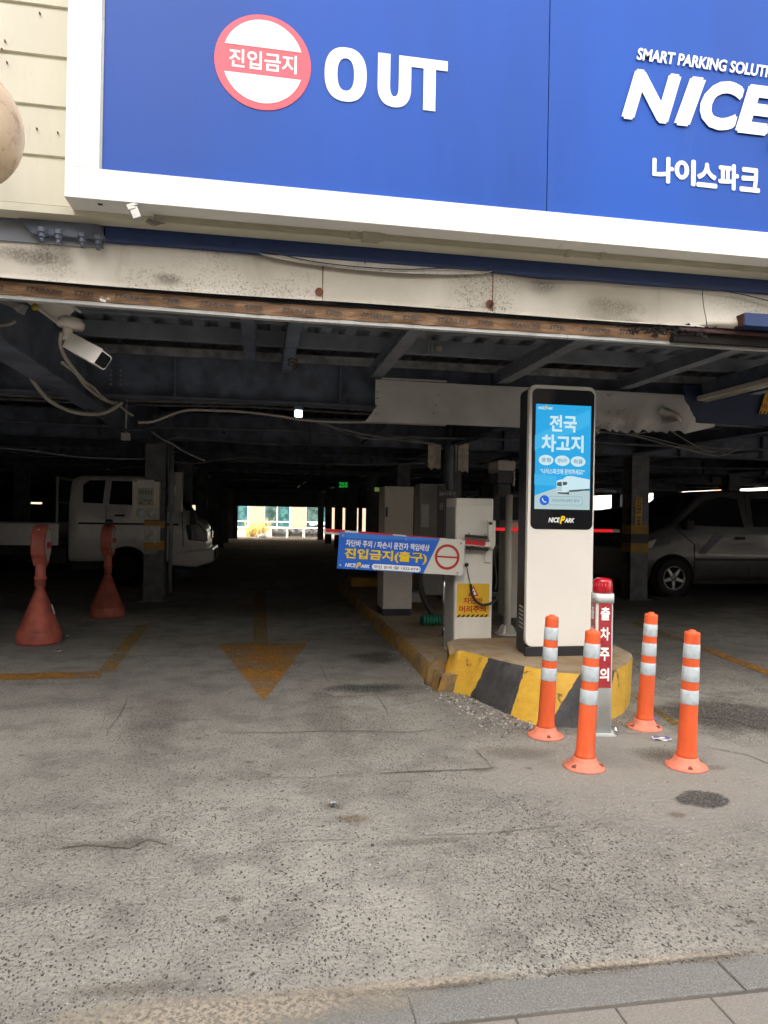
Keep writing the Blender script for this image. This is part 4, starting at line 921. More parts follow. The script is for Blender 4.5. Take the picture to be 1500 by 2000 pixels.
flat([sp(1045, 850), sp(1152, 800), sp(1152, 830), sp(1044.5, 880)], E_SKY, .0004); flat([sp(1044, 925), sp(1087, 930), sp(1087, 950), sp(1043.5, 946)], E_SKY, .0004)
flat([(a + .001, c), (b_ - .001, c), (b_ - .001, sp(1150, 960)[1]), sp(1110, 948), sp(1087, 953), sp(1060, 962), (a + .001, sp(1044, 968)[1])], E_PALE, .0006)
q = MB(); x0_, z0_ = sp(1073, 843); x1_, z1_ = sp(1127, 812); text(q, '전국', x0_, x1_, z0_, z1_, ys_ - .001, .015, .02)
x0_, z0_ = sp(1057, 882); x1_, z1_ = sp(1140, 851); text(q, '차고지', x0_, x1_, z0_, z1_, ys_ - .001, .015, .02); q.build('screen_lettering', E_WH, scr, recalc=False)
for (px, py), tx_ in zip(((1066.5, 898.5), (1098, 899.8), (1129, 901.5)), ('중형', '렌터카', '화물')):
    cx_, cz_ = sp(px, py); rx_ = sp(px + 14.5, py)[0] - cx_; o_ = flat(ell(cx_, cz_, rx_, rx_ * .66), E_WH, .0010)
    mb = MB(); text(mb, tx_, cx_ - rx_ * .62, cx_ + rx_ * .62, cz_ - rx_ * .28, cz_ + rx_ * .28, ys_ - .0016, .008); mb.build('screen_lettering', E_DB, scr, recalc=False)
q = MB(); x0_, z0_ = sp(1055, 925.5); x1_, z1_ = sp(1142, 917); text(q, '“나이스파크에 문의하세요!”', x0_, x1_, z0_, z1_, ys_ - .001, .012, .01); q.build('screen_lettering', E_WH, scr, recalc=False)
# lorry picture
flat([sp(1100, 935), sp(1107, 930), sp(1118, 930), sp(1152, 937), sp(1151.5, 955), sp(1110, 958), sp(1100, 959)], E_WH, .0009); flat([sp(1087, 939), sp(1097, 936), sp(1109, 938), sp(1109, 960), sp(1099, 963), sp(1087, 962)], E_WH, .0011)
flat([sp(1088, 942), sp(1097, 941), sp(1097, 950), sp(1088, 949)], E_DK, .0014); flat([sp(1099, 941), sp(1108, 941.5), sp(1107, 947), sp(1099, 948)], E_DK, .0014)
for k_ in range(3): flat([sp(1088, 952 + k_ * 2.6), sp(1097, 952.6 + k_ * 2.6), sp(1097, 953.4 + k_ * 2.6), sp(1088, 952.8 + k_ * 2.6)], E_DK, .0014)
flat([sp(1088, 961), sp(1110, 962), sp(1112, 966), sp(1090, 964)], E_DK, .0013); flat([sp(1111, 957.5), sp(1151, 954.5), sp(1151, 957), sp(1128, 960), sp(1112, 961)], E_DK, .0013)
for px, py in ((1109.5, 963), (1124, 959), (1133, 958), (1144, 957.5)):
    cx_, cz_ = sp(px, py); flat(ell(cx_, cz_, .008 if px < 1120 else .006, .010 if px < 1120 else .006, 14), E_DK, .0016)
x0_, z0_ = sp(1070, 986); x1_, z1_ = sp(1138, 970.5); flat(rrect(x0_, x1_, z0_, z1_, .022), E_DB, .0010); flat(rrect(x0_ + .002, x1_ - .002, z0_ + .002, z1_ - .002, .021), E_PALE, .0013)
mb = MB(); a_, c_ = sp(1078, 981); b2_, d_ = sp(1132, 975); text(mb, '1522-0741(2번) 접수', a_, b2_, c_, d_, ys_ - .0016, .008); mb.build('screen_lettering', E_DB, scr, recalc=False)
cx_, cz_ = sp(1063, 977); flat(ell(cx_, cz_, .039, .039), E_BL, .0018)
mb = MB(); mb.tube([(cx_ - .016, ys_ - .003, cz_ + .016), (cx_ - .015, ys_ - .003, cz_ + .002), (cx_ - .002, ys_ - .003, cz_ - .012), (cx_ + .014, ys_ - .003, cz_ - .014)], .004, 6); mb.build('phone_icon', E_WH, scr)
E_YL = EMI('screen_yellow', 'f0c818', .9)
mb = MB(); my = MB(); a_, c_ = sp(1051, 800); b2_, d_ = sp(1080, 793); logo(mb, my, a_, b2_, c_, d_, ys_ - .001); mb.build('screen_lettering', E_WH, scr, recalc=False); my.build('screen_lettering', E_YL, scr, recalc=False)
mb = MB(); my = MB(); a_, c_ = sp(1071, 1022); b2_, d_ = sp(1122, 1008); logo(mb, my, a_, b2_, c_, d_, ys_ - .0004); mb.build('logo_lettering', M_WHT, gl_, recalc=False); my.build('logo_letter', M_YEL, gl_, recalc=False)
for k_ in range(6):
    z_ = F(1012, 1187 + k_ * 8, YK + .1).z; q = MB(); q.prism([(YK + .07, z_), (YK + .07, z_ + .012), (YK + .15, z_ + .020), (YK + .15, z_ + .008)], 'x', kx0 + .008, kx0 + .0125); q.build('vent_louvre', M_GREYE, kio)
# ================================================================== BARRIER MACHINE
gp = G(887, 1283, HL); YG = gp.y + .02
gx0, gx1 = F(889, 1120, YG).x, F(962, 1120, YG).x; gz1 = F(925, 973, YG).z
gate = thing('barrier_machine', 'white barrier cabinet with yellow head-warning sticker behind the island nose', 'barrier cabinet', ((gx0 + gx1) / 2, YG + .18, HL))
M_GATEW = M('dirty_white_enamel', (.70, .675, .60), .4, var=.05, vs=3, dirt=.5, dcol='8a7c66', ds=12, streak=True)
q = MB(); q.box(gx0, gx1, YG, YG + .36, HL, gz1); q.build('cabinet', M_GATEW, gate, bevel=.012)
q = MB(); q.box(gx0 + .02, gx1 - .012, YG - .004, YG + .001, F(925, 1045, YG).z, gz1 - .065); q.build('door', M_GATEW, gate, bevel=.003)
q = MB(); q.box(gx0 - .003, gx0 + .001, YG + .03, YG + .33, HL + .03, gz1 - .08); q.build('side_panel', M_GREYE, gate, bevel=.002)
a, b_, c, d = rectF(892, 955, 1140, 1205, YG)
q = MB(); q.poly([(a, YG - .003, c), (b_, YG - .003, c), (b_, YG - .003, d), (a, YG - .003, d)]); stc = q.build('warning_sticker', M('sticker_yellow', (.70, .43, .03), .4, var=.04), gate, recalc=False)
def sw_(u, v, y=YG - .004): return (a + (b_ - a) * u, y, c + (d - c) * v)
M_STR = FLAT('sticker_red', 'b4301c'); M_BLK = FLAT('sticker_black', '1c1810')
q = MB(); q.poly([sw_(.34, .63), sw_(.67, .63), sw_(.505, .94)]); q.build('warning_triangle', M_STR, stc, recalc=False)
q = MB(); q.poly([sw_(.41, .67, YG - .005), sw_(.60, .67, YG - .005), sw_(.505, .86, YG - .005)]); q.build('triangle_field', M_WHT, stc, recalc=False)
q = MB(); text(q, '!', sw_(.49, 0)[0], sw_(.525, 0)[0], sw_(0, .69)[2], sw_(0, .80)[2], YG - .006, .01); q.build('lettering', M_BLK, stc, recalc=False)
q = MB(); text(q, '차단바', sw_(.2, 0)[0], sw_(.8, 0)[0], sw_(0, .40)[2], sw_(0, .59)[2], YG - .004, .016, .018); q.build('lettering', M_STR, stc, recalc=False); q = MB(); text(q, '머리주의', sw_(.08, 0)[0], sw_(.9, 0)[0], sw_(0, .14)[2], sw_(0, .34)[2], YG - .004, .016, .018); q.build('lettering', M_STR, stc, recalc=False)
for k_ in range(7):
    q = MB(); u_ = .0 + k_ * .142; q.poly([sw_(u_, .0), sw_(u_ + .07, .0), sw_(min(1, u_ + .14), .075), sw_(min(1, u_ + .07), .075)]); q.build('hazard_stripe', M_BLK, stc, recalc=False)
# arm hub, clamps
def tiltT(px, py, deg, y): p = F(px, py, y); return Matrix.Translation((p.x, y, p.z)) @ Matrix.Rotation(R(deg), 4, 'Y')
ARM = 3.9
q = MB(); T = tiltT(960, 1034, 0, YG - .03); q.prism([(-.035, .08), (.035, .08), (.035, -.14), (.01, -.19), (-.02, -.16), (-.035, -.02)], 'y', -.012, .012, T=T); q.build('arm_flange', M_GATEW, gate, bevel=.004)
q = MB(); q.lathe([(.014, 0), (.014, .02), (0, .022)], (0, 0, 0), 8, T=Matrix.Translation(F(958, 1022, YG - .042)) @ Matrix.Rotation(R(90), 4, 'X')); q.build('hub_bolt', M_RUST, gate)
for (px, py) in ((930, 1048), (932, 1072)):
    T = tiltT(px, py, ARM, YG - .055); q = MB(); q.box(-.10, .10, -.02, .02, -.012, .012, T=T)
    for xx_ in (-.075, .075): q.box(xx_ - .004, xx_ + .004, -.026, -.018, -.026 if py > 1060 else -.004, .006 if py > 1060 else .03, T=T)
    q.build('clamp_bar', M_BLACKM, gate, bevel=.002)
q = MB(); T = tiltT(953, 1086, 0, YG - .012); q.box(-.032, .032, -.004, .004, -.06, .05, T=T); q.build('lower_flange', M_GATEW, gate, bevel=.003)
q = MB(); T = tiltT(911, 1103, 0, YG - .004); q.lathe([(.018, 0), (.018, .012), (.008, .014), (0, .014)], (0, 0, 0), 12, T=T @ Matrix.Rotation(R(90), 4, 'X')); q.build('grommet', M_RUBBER, gate)
cable('gate_wire', [F(x, y, YG - .03) for x, y in ((911, 1103), (914, 1120), (918, 1138), (919, 1142))], .004, M_CABLEK, gate)
cable('sensor_hose', [F(x, y, YG - .05 - abs(x - 940) * .0008) for x, y in ((919, 1141), (922, 1160), (930, 1174), (941, 1181), (955, 1180), (966, 1174), (973, 1166))], .012, M_RUBBER, gate, n=8)
q = MB(); T = tiltT(966, 1161, -8, YG + .02); q.box(-.028, .028, -.02, .02, -.016, .022, T=T); q.build('sensor_head', M_BLACK, gate, bevel=.005)
cable('gate_wire', [F(x, y, YG + .01) for x, y in ((962, 1060), (966, 1090), (970, 1130), (967, 1152))], .004, M_CABLEK, gate)
# arm with banner: tilts a little
T = tiltT(957, 1064, ARM, YG - .075); L = F(957, 1064, YG).x - F(637, 1036, YG).x
q = MB(); q.box(-L, .0, -.02, .02, -.022, .024, T=T); arm = q.build('barrier_arm', M('white_arm', (.75, .73, .70), .4, dirt=.2), gate, bevel=.004)
for k_ in range(5):
    q = MB(); x1a = -.05 - k_ * .42; x0a = x1a - (.22 if k_ == 0 else .30)
    if x1a < -L + .03: break
    if x0a < -L: x0a = -L + .01
    q.box(x0a, x1a, -.0215, .0212, -.004, .0252, T=T) if k_ else q.box(x0a, x1a, -.0215, .0212, -.014, .0252, T=T); q.build('red_band', FLAT('arm_red%d' % k_, 'c0242a'), arm)
# banner
bt = tiltT(663, 1039, 3.1, YG - .10); BW = (F(905, 1056, YG).x - F(663, 1039, YG).x); BH = F(663, 1039, YG - .1).z - F(658, 1110, YG - .1).z
ban = MB(); ban.box(0, BW, -.001, .001, -BH, 0, T=bt @ Matrix.Translation((0, -.002, 0))); ban = ban.build('banner_board', FLAT('banner_blue', '2468d4', .35), gate)
def bx(u, v, dy=0): return (BW * u, -.0045 - dy, -BH * v)
q = MB(); q.poly([bx(.795, 0), bx(.999, 0), bx(.999, .999), bx(.68, .999)], T=bt); q.build('banner_field', FLAT('banner_pale', 'd2d2c8'), ban, recalc=False)
q = MB(); q.poly([bx(.0, 0, .0003), bx(.8, 0, .0003), bx(.775, .07, .0003), bx(.0, .16, .0003)], T=bt); q.build('banner_field', FLAT('banner_lighter_blue', '3a80e0'), ban, recalc=False)
q = MB()
def btx(mb, s_, u0, u1, v0, v1, **k): text(mb, s_, BW * u0, BW * u1, -BH * v1, -BH * v0, -.0055, T=bt, **k)
btx(q, '차단바 주의 / 파손시 운전자 책임배상', .055, .715, .185, .375, bold=.016, heavy=.008); q.build('lettering', M_WHT, ban, recalc=False)
q = MB(); btx(q, '진입금지(출구)', .05, .70, .42, .755, bold=.016, heavy=.022); q.build('lettering', M_YEL, ban, recalc=False)
q = MB(); qy = MB(); logo(q, qy, BW * .06, BW * .255, -BH * .965, -BH * .80, -.0055, T=bt); q.build('lettering', M_WHT, ban, recalc=False); qy.build('lettering', M_YEL, ban, recalc=False)
q = MB(); q.poly([(p[0], -.0052, p[1]) for p in rrect(BW * .27, BW * .655, -BH * .975, -BH * .815, BH * .075)], T=bt); q.build('phone_pill', M_WHT, ban, recalc=False)
q = MB(); btx(q, '무인 문의 ☎ 1522-0741', .285, .645, .85, .94, bold=.012); q.build('lettering', M_INK, ban, recalc=False)
cxx, czz = BW * .862, -BH * .50; r_ = BH * .36; o_ = ell(cxx, czz, r_, r_ * 1.0, 40); i_ = ell(cxx, czz, r_ * .80, r_ * .80, 40)
q = MB()
for k_ in range(40):
    j_ = (k_ + 1) % 40; q.poly([(o_[k_][0], -.0056, o_[k_][1]), (o_[j_][0], -.0056, o_[j_][1]), (i_[j_][0], -.0056, i_[j_][1]), (i_[k_][0], -.0056, i_[k_][1])], T=bt)
q.poly([(cxx - r_ * .82, -.0057, czz - r_ * .07), (cxx + r_ * .82, -.0057, czz - r_ * .07), (cxx + r_ * .82, -.0057, czz + r_ * .07), (cxx - r_ * .82, -.0057, czz + r_ * .07)], T=bt); q.build('no_entry_symbol', M_STR, ban, recalc=False)
for u_, v_ in ((.03, .08), (.52, .09), (.965, .09), (.025, .9), (.955, .93)):
    q = MB(); q.lathe([(.009, 0), (.009, .003), (.004, .004), (.004, 0)], (0, 0, 0), 12, T=bt @ Matrix.Translation((BW * u_, -.006, -BH * v_)) @ Matrix.Rotation(R(90), 4, 'X')); q.build('eyelet', M_CHROME, ban)
# thin steel post beside the cabinet
p = G(866, 1243, HL); sp_ = thing('steel_post', 'thin shiny steel post just left of the white barrier cabinet', 'post', (p.x, p.y, HL)); q = MB(); q.tube([(p.x, p.y, HL), (p.x, p.y, F(866, 1090, p.y).z)], .016, 10); q.lathe([(.05, 0), (.05, .008), (.02, .012)], (p.x, p.y, HL), 14); q.build('tube', M_CHROME, sp_)
# ================================================================== PAY CABINET further in
pc = G(749, 1203, HL); YP = pc.y; a, b_ = F(749, 1080, YP).x, F(806, 1080, YP).x; zt_ = F(779, 950, YP).z
pay = thing('pay_cabinet', 'beige steel cabinet with a black plinth on the island, behind the banner', 'cabinet', ((a + b_) / 2, YP + .2, HL))
q = MB(); q.box(a, b_, YP, YP + .42, HL + .085, zt_); q.build('body', M('greige_enamel', (.44, .41, .36), .45, var=.05, dirt=.2), pay, bevel=.008)
q = MB(); q.box(a + .006, b_ - .006, YP + .006, YP + .41, HL, HL + .083); q.build('plinth', M_BLACKM, pay, bevel=.003)
q = MB(); q.box(a + .012, b_ - .012, YP - .006, YP + .001, HL + .11, zt_ - .03); dr = q.build('door', M('greige_enamel_door', (.45, .42, .37), .45, var=.05), pay, bevel=.003)
x_, z_ = F(755, 1000, YP).x, F(755, 1000, YP).z; q = MB(); q.box(x_ - .012, x_ + .012, YP - .016, YP - .006, z_ - .06, z_ + .06); q.build('handle', M_BLACK, dr, bevel=.003)
# hose coil + black hose + small boxes
p = G(845, 1222, HL); hz = thing('garden_hose', 'coiled green hose lying on the island beside the barrier cabinet', 'hose', (p.x, p.y, HL)); q = MB()
q.tube([(p.x - .13, p.y, HL + .06), (p.x + .13, p.y + .03, HL + .06)], .055, 14)
for k_ in range(7):
    c_ = Vector((p.x - .11 + k_ * .037, p.y + k_ * .004, HL + .062)); q.tube([(c_.x, c_.y + .055 * math.cos(t), c_.z + .055 * math.sin(t)) for t in [i * math.pi / 7 for i in range(15)]], .012, 6)
q.build('coil', M_GREEN, hz)
cable('drain_hose', [F(x, y, YP - .5) for x, y in ((822, 1108), (820, 1135), (826, 1165), (838, 1190), (848, 1207), (853, 1216))], .035, M_RUBBER, None, n=10, label='thick black corrugated hose rising behind the banner above the green hose')
p = G(812, 1176, HL); bx_ = thing('meter_box', 'small pale box on the island floor behind the beige cabinet', 'box', (p.x, p.y, HL)); q = MB(); q.box(p.x - .09, p.x + .09, p.y, p.y + .15, HL, HL + .13); q.box(p.x - .095, p.x + .095, p.y - .005, p.y + .155, HL + .131, HL + .145); q.build('case', M_GREYE, bx_, bevel=.005)
# dark ticket machine behind
YD = GY[1] - .6; a, b_, c, d = rectF(806, 868, 945, 1150, YD)
dm = thing('ticket_machine', 'dark ticket machine standing behind the banner beside the pipe-clad column', 'machine', ((a + b_) / 2, YD + .2, HL))
q = MB(); q.box(a + .1, b_, YD, YD + .4, HL, d); q.build('body', M_GREYE, dm, bevel=.01)
q = MB(); x0_, x1_, z0_, z1_ = rectF(822, 838, 985, 1030, YD); q.box(x0_, x1_, YD - .008, YD + .001, z0_, z1_); q.build('instruction_label', M_PAPER, dm)
q = MB(); x0_, x1_, z0_, z1_ = rectF(812, 850, 1060, 1100, YD); q.box(x0_, x1_, YD - .02, YD + .001, z0_, z1_); q.build('payment_panel', M_BLACK, dm, bevel=.004)
# column sign 24h with papers and pipes
YC = GY[1] - .17
M_DIMW = M('dim_white', (.5, .5, .5), .5)
sgn = thing('hour_sign', 'dim grey sign panel with 24 hour lettering left of the barrier cabinet', 'sign', (F(872, 960, YD - .3).x, YD - .3, F(872, 1050, YD - .3).z))
q = MB(); x0_, x1_, z0_, z1_ = rectF(855, 868, 948, 1060, YD - .3); q.box(x0_, x1_, YD - .3, YD - .26, z0_, z1_); x2_, x3_, z2_, z3_ = rectF(858, 892, 957, 972, YD - .3); q.box(x1_ + .001, x3_, YD - .3, YD - .26, z2_, z3_); q.build('board', M('dim_sign_grey', (.10, .105, .12), .5), sgn)
q = MB(); text(q, '24시', F(858, 965, YD - .31).x, F(874, 965, YD - .31).x, z2_ + .02, z3_ - .015, YD - .302, .01, .01); q.build('lettering', M_DIMW, sgn, recalc=False); q = MB(); text(q, '무인', F(876, 965, YD - .31).x, F(891, 965, YD - .31).x, z2_ + .02, z3_ - .015, YD - .302, .01, .01); q.build('lettering', M_DIMW, sgn, recalc=False); q = MB(); text(q, '운', F(858, 985, YD - .31).x, F(867, 985, YD - .31).x, F(860, 995, YD - .31).z, F(860, 983, YD - .31).z, YD - .302, .01, .01); q.build('lettering', M_DIMW, sgn, recalc=False)
dp = thing('drain_pipe', 'grey pipe with a pale conduit strapped to the column above the barrier cabinet', 'pipe', (F(880, 900, YC - .1).x, YC - .1, 2.0))
q = MB(); a_ = F(880, 830, YC - .1); b2_ = F(878, 990, YC - .1); q.tube([tuple(a_ + Vector((0, 0, .1))), tuple(b2_)], .055, 12); q.lathe([(.06, 0), (.06, .05)], (a_.x, YC - .1, F(880, 893, YC - .1).z), 12); q.build('pipe', M_STEEL2, dp)
q = MB(); q.tube([tuple(F(889, 845, YC - .14)), tuple(F(891, 870, YC - .14)), tuple(F(890, 922, YC - .14))], .018, 8); q.build('conduit', M_CABLE, dp)
def paper(name, label, px0, px1, py0, py1, Y, mat, seed=0, ragged=True):
    random.seed(seed); a, b_, c, d = rectF(px0, px1, py0, py1, Y); q = MB(); n_ = 9
    bt_ = [(a + (b_ - a) * i / n_, c + (random.uniform(0, .10) * (d - c) if ragged else 0)) for i in range(n_ + 1)]
    q.prism(bt_ + [(b_, d), (a, d)], 'y', Y - .002, Y); return tag(q.build(name, mat, None, loc=((a + b_) / 2, Y, c)), label, 'notice')
paper('torn_notice', 'torn rust-stained notice right of the column pipe, above the barrier cabinet', 895, 915, 866, 924, YC + .0, M_PAPERO, 1)
paper('torn_notice', 'torn faded notice left of the column pipe, above the banner', 836, 861, 868, 918, YC + .0, M_PAPERO, 2)
# ================================================================== PLATE CAMERA POLE
cp = G(990, 1239, HL); YC2 = cp.y
cpo = thing('plate_camera', 'beige plate-reading camera on a round pole between the barrier cabinet and the kiosk', 'camera', (cp.x, YC2, HL))
zz = lambda py, px=988: F(px, py, YC2).z
q = MB(); q.tube([(cp.x, YC2, HL), (cp.x, YC2, zz(966))], .038, 16); q.build('pole', M_BEIGE, cpo)
q = MB(); q.lathe([(.13, 0), (.13, .014)], (cp.x, YC2, HL + .002), 20)
for k_ in range(4): q.prism([(.036, .014), (.11, .014), (.07, .09), (.04, .11)], 'y', -.005, .005, T=Matrix.Translation((cp.x, YC2, HL)) @ Matrix.Rotation(R(45 + 90 * k_), 4, 'Z'))
q.build('base_plate', M_BEIGE, cpo)
a, b_, c, d = rectF(970, 1004, 900, 965, YC2 - .12)
q = MB(); q.prism(rrect(a, b_, zz(921), d, .02, 4), 'y', YC2 - .16, YC2 + .16); q.box(a, a + .008, YC2 - .15, YC2 + .15, zz(925), zz(921)); q.box(b_ - .012, b_ + .004, YC2 - .14, YC2 + .15, zz(950), zz(921)); q.build('hood', M('taupe_enamel', (.36, .33, .30), .5, dirt=.2), cpo, bevel=.006)
q = MB(); q.box(a + .01, b_ - .015, YC2 - .12, YC2 + .12, zz(945), zz(921) - .002); q.build('camera_body', M_BLACKM, cpo, bevel=.006)
q = MB(); q.box(a + .03, b_ - .03, YC2 - .10, YC2 + .08, zz(966), zz(946)); q.build('mount', M_BLACK, cpo, bevel=.004)

# ring base tube hoop behind
q = MB(); hp = G(980, 1250, HL); q.tube([(hp.x - .13, hp.y - .25, HL + .03), (hp.x + .0, hp.y - .29, HL + .035), (hp.x + .14, hp.y - .25, HL + .03)], .014, 8); tag(q.build('steel_hoop', M_GREYE, None, loc=(hp.x, hp.y, HL)), 'low steel tube hoop on the island beside the camera pole', 'hoop')
# ================================================================== SECOND (ENTRY) BARRIER, red lit arm behind the kiosk
YE2 = 8.4; ax0, ax1 = F(962, 1032, YE2).x, F(1192, 1037, YE2).x; az = F(1085, 1035, YE2).z
eg = thing('entry_barrier', 'second barrier with a red glowing arm passing behind the kiosk', 'barrier', (F(1002, 1030, YE2).x, YE2, HL))
a, b_, c, d = rectF(996, 1010, 1019, 1041, YE2 + .05)
q = MB(); q.box(a - .02, b_ + .12, YE2 + .03, YE2 + .4, HL, d + .02); q.build('cabinet', M_BEIGE, eg, bevel=.01)
q = MB(); q.box(a - .01, b_ + .02, YE2 - .03, YE2 + .028, c, d); q.build('arm_clamp', M_BEIGE, eg, bevel=.006)
q = MB(); q.box(ax0, ax1, YE2 - .075, YE2 - .035, az - .02, az + .02); q.build('arm', EMI('red_led_arm', 'f02028', .75), eg, bevel=.01)
q = MB(); q.box(ax1 + .001, ax1 + .09, YE2 - .077, YE2 - .033, az - .022, az + .022); q.build('arm_tip', M_GREYE, eg, bevel=.008)
# ================================================================== WARNING BOLLARD WITH RED LAMP
wp = G(1181, 1436); YWB = wp.y
wb = thing('warning_bollard', 'grey post with a red beacon and red exit-warning panel before the island nose', 'bollard', (wp.x, YWB, 0))
H_ = F(1178, 1160, YWB).z; wt, wd2 = .100, .105
s = F(1198, 1300, YWB).x - F(1158, 1300, YWB).x
wt = .0625
rot = Matrix.Translation((wp.x, YWB + .06, 0)) @ Matrix.Rotation(R(-9), 4, 'Z')
WTOP = wt * .98; WBOT = wt * .92
M_WBG = M('pale_grey_enamel', (.56, .60, .59), .4, var=.05, dirt=.25, dcol='7a7468')
q = MB()
def taper(mb, w0, w1, z0, z1, m=0, T=None, n=4, r=.02):
    a_ = rrect(-w0, w0, -w0, w0, min(r, w0), n); b__ = rrect(-w1, w1, -w1, w1, min(r, w1), n); k_ = len(a_)
    vs = [(p[0], p[1], z0) for p in a_] + [(p[0], p[1], z1) for p in b__]
    mb._add(vs, [(i, (i + 1) % k_, k_ + (i + 1) % k_, k_ + i) for i in range(k_)], m, True, T); mb._add(vs, [tuple(range(k_))[::-1], tuple(range(k_, 2 * k_))], m, False, T)
taper(q, WBOT, WTOP * .92, .012, H_ - .06, T=rot); taper(q, WTOP * 1.04, WTOP * 1.04, H_ - .06, H_, T=rot, r=.03); q.build('post', M_WBG, wb)
q = MB(); q.prism(rrect(-wt * 1.35, wt * 1.35, -wt * 1.35, wt * 1.35, .02), 'z', 0, .012, T=rot)
q.build('base_plate', M_WBG, wb)
for sx_ in (-1, 1):
    for sy_ in (-1, 1): q = MB(); q.lathe([(.012, 0), (.012, .03), (.007, .034), (.007, .045), (0, .045)], (sx_ * wt * 1.18, sy_ * wt * 1.18, .012), 8, T=rot); q.build('anchor_bolt', M_CHROME, wb)
pz1 = F(1178, 1173, YWB).z; pz0 = F(1180, 1343, YWB).z; M_WPAN = M('red_reflective_panel', (.36, .035, .045), .3, var=.1, vs=30); 
for face in (0, 1):
    Tf = rot @ (Matrix.Identity(4) if face == 0 else Matrix.Rotation(R(-90), 4, 'Z')); wq = wt * .68
    q = MB(); q.box(-wq, wq, -wt * .99, -wt * .93, pz0, pz1, T=Tf); pn = q.build('red_panel', M_WPAN, wb)
    hh_ = (pz1 - pz0)
    for i, ch in enumerate('출차주의'):
        q = MB(); zc_ = pz1 - hh_ * (.15 + .233 * i); text(q, ch, -wq * .72, wq * .72, zc_ - .043, zc_ + .043, -wt * .995, .014, .022, T=Tf)
        q.build('panel_lettering', M_WHT, pn, recalc=False)
q = MB()
for i in range(9):
    for j in range(9):
        dx, dz = (i - 4) * .0095, (j - 4) * .0095
        if math.hypot(dx, dz) < .037 and (i + j) % 2 == 0: q.lathe([(.0022, 0), (.0022, .001)], (0, 0, 0), 6, T=rot @ Matrix.Translation((dx, -WBOT * .985, F(1180, 1387, YWB).z + dz)) @ Matrix.Rotation(R(90), 4, 'X'))
tag(q.build('speaker_holes', M_BLACK, wb), kind='stuff')
rb_ = wt * 1.0; q = MB(); zb0 = H_; zt0 = F(1176, 1129, YWB).z; hq = zt0 - zb0
m_, nt_, p_ = new_mat('red_beacon_plastic'); p_.inputs['Base Color'].default_value = (.55, .006, .02, 1); p_.inputs['Roughness'].default_value = .18; p_.inputs['Transmission Weight'].default_value = .25; p_.inputs['Coat Weight'].default_value = .5
q.lathe([(rb_ * 1.0, 0), (rb_ * .99, hq * .2), (rb_ * .96, hq * .76), (rb_ * .90, hq * .86), (rb_ * .6, hq * .96), (0, hq)], (wp.x, YWB + .06, zb0), 36); lens_ = q.build('beacon', m_, wb)
q = MB()
for k_ in range(18):
    a_ = 2 * math.pi * k_ / 18; q.tube([(wp.x + rb_ * 1.0 * math.cos(a_), YWB + .06 + rb_ * 1.0 * math.sin(a_), zb0 + .005), (wp.x + rb_ * .935 * math.cos(a_), YWB + .06 + rb_ * .935 * math.sin(a_), zb0 + hq * .7)], .003, 5)
q.build('beacon_flutes', m_, lens_)
# ================================================================== DELINEATOR POSTS
def delineator(label, base, top):
    b0 = G(*base); t = thing('delineator_post', label, 'delineator', (b0.x, b0.y, 0), 'orange delineator posts round the island nose')
    return t, b0
r0 = .0515; Hd = .765
dl = thing('delineator_post', 'orange delineator nearest the camera, overlapping the grey red-beacon post', 'delineator', (0, 0, 0), 'orange delineator posts round the island nose')
q = MB(); q.lathe([(.116, 0), (.116, .006), (.110, .013), (.080, .028), (.070, .045), (.064, .06), (.062, .062)], (0, 0, 0), 40); base_ = q.build('base', M_ORDUST, dl)
for k_ in range(3):
    a_ = R(30 + 120 * k_ + 180); q = MB(); T = Matrix.Rotation(a_, 4, 'Z') @ Matrix.Translation((.091, 0, .0235)) @ Matrix.Rotation(R(20), 4, 'Y'); q.prism([(-.016, -.004), (.013, -.014), (.013, .014), (-.016, .004)], 'z', -.004, .0012, T=T); q.lathe([(.008, 0), (.008, .006), (0, .007)], (.003, 0, .0015), 6, 1, T=T, smooth=False); q.build('bolt_recess', [M('recess_dark_red', (.20, .05, .03), .8), M_CHROME], base_)
q = MB(); q.lathe([(.062, .055), (.056, .075), (.0525, .10), (.0422, Hd - .02), (.0418, Hd - .007), (.0385, Hd - .001), (.020, Hd + .001), (.018, Hd + .009), (.010, Hd + .012), (0, Hd + .012)], (0, 0, 0), 40); post_ = q.build('post', M_ORANGE, dl)
for k_, (z0_, z1_) in enumerate(((.455, .535), (.578, .658 - .0), (.70 - .08 + .07, .70 + .015 - .0))):
    pass
for z0_, z1_ in ((.358, .438), (.486, .570), (.617, .697)):
    q = MB(); ra_, rb2 = [.0525 - (z - .1) * .0155 for z in (z0_, z1_)]; q.lathe([(ra_ + .0003, z0_), (ra_ + .0014, z0_ + .002), (rb2 + .0014, z1_ - .002), (rb2 + .0003, z1_)], (0, 0, 0), 40); q.build('reflective_band', M_REFL, dl)
specs = [((1141, 1498), 4.0, 0, None), ((1065, 1437), 3.5, 50, 'leftmost orange delineator, in front of the yellow and black stripes'), ((1258, 1421), 4.0, 100, 'orange delineator right of the island nose, farther back, purple leaflet before its foot'), ((1340, 1497), 3.0, 160, 'rightmost orange delineator, near a dark oil patch')]
for (bp, lean, rz, lab) in specs:
    o = dl if lab is None else copy_tree(dl)
    if lab: o['label'] = lab
    b0 = G(*bp); o.location = (b0.x, b0.y + .0, 0); o.rotation_euler = (R(0), R(0), R(rz))
    # the foot stays flat, the tube leans
    for ch in o.children:
        if not ch.name.startswith('base'):
            ch.matrix_local = Matrix.Rotation(-R(rz), 4, 'Z') @ Matrix.Rotation(R(lean - 1), 4, 'Y') @ Matrix.Rotation(R(rz), 4, 'Z')
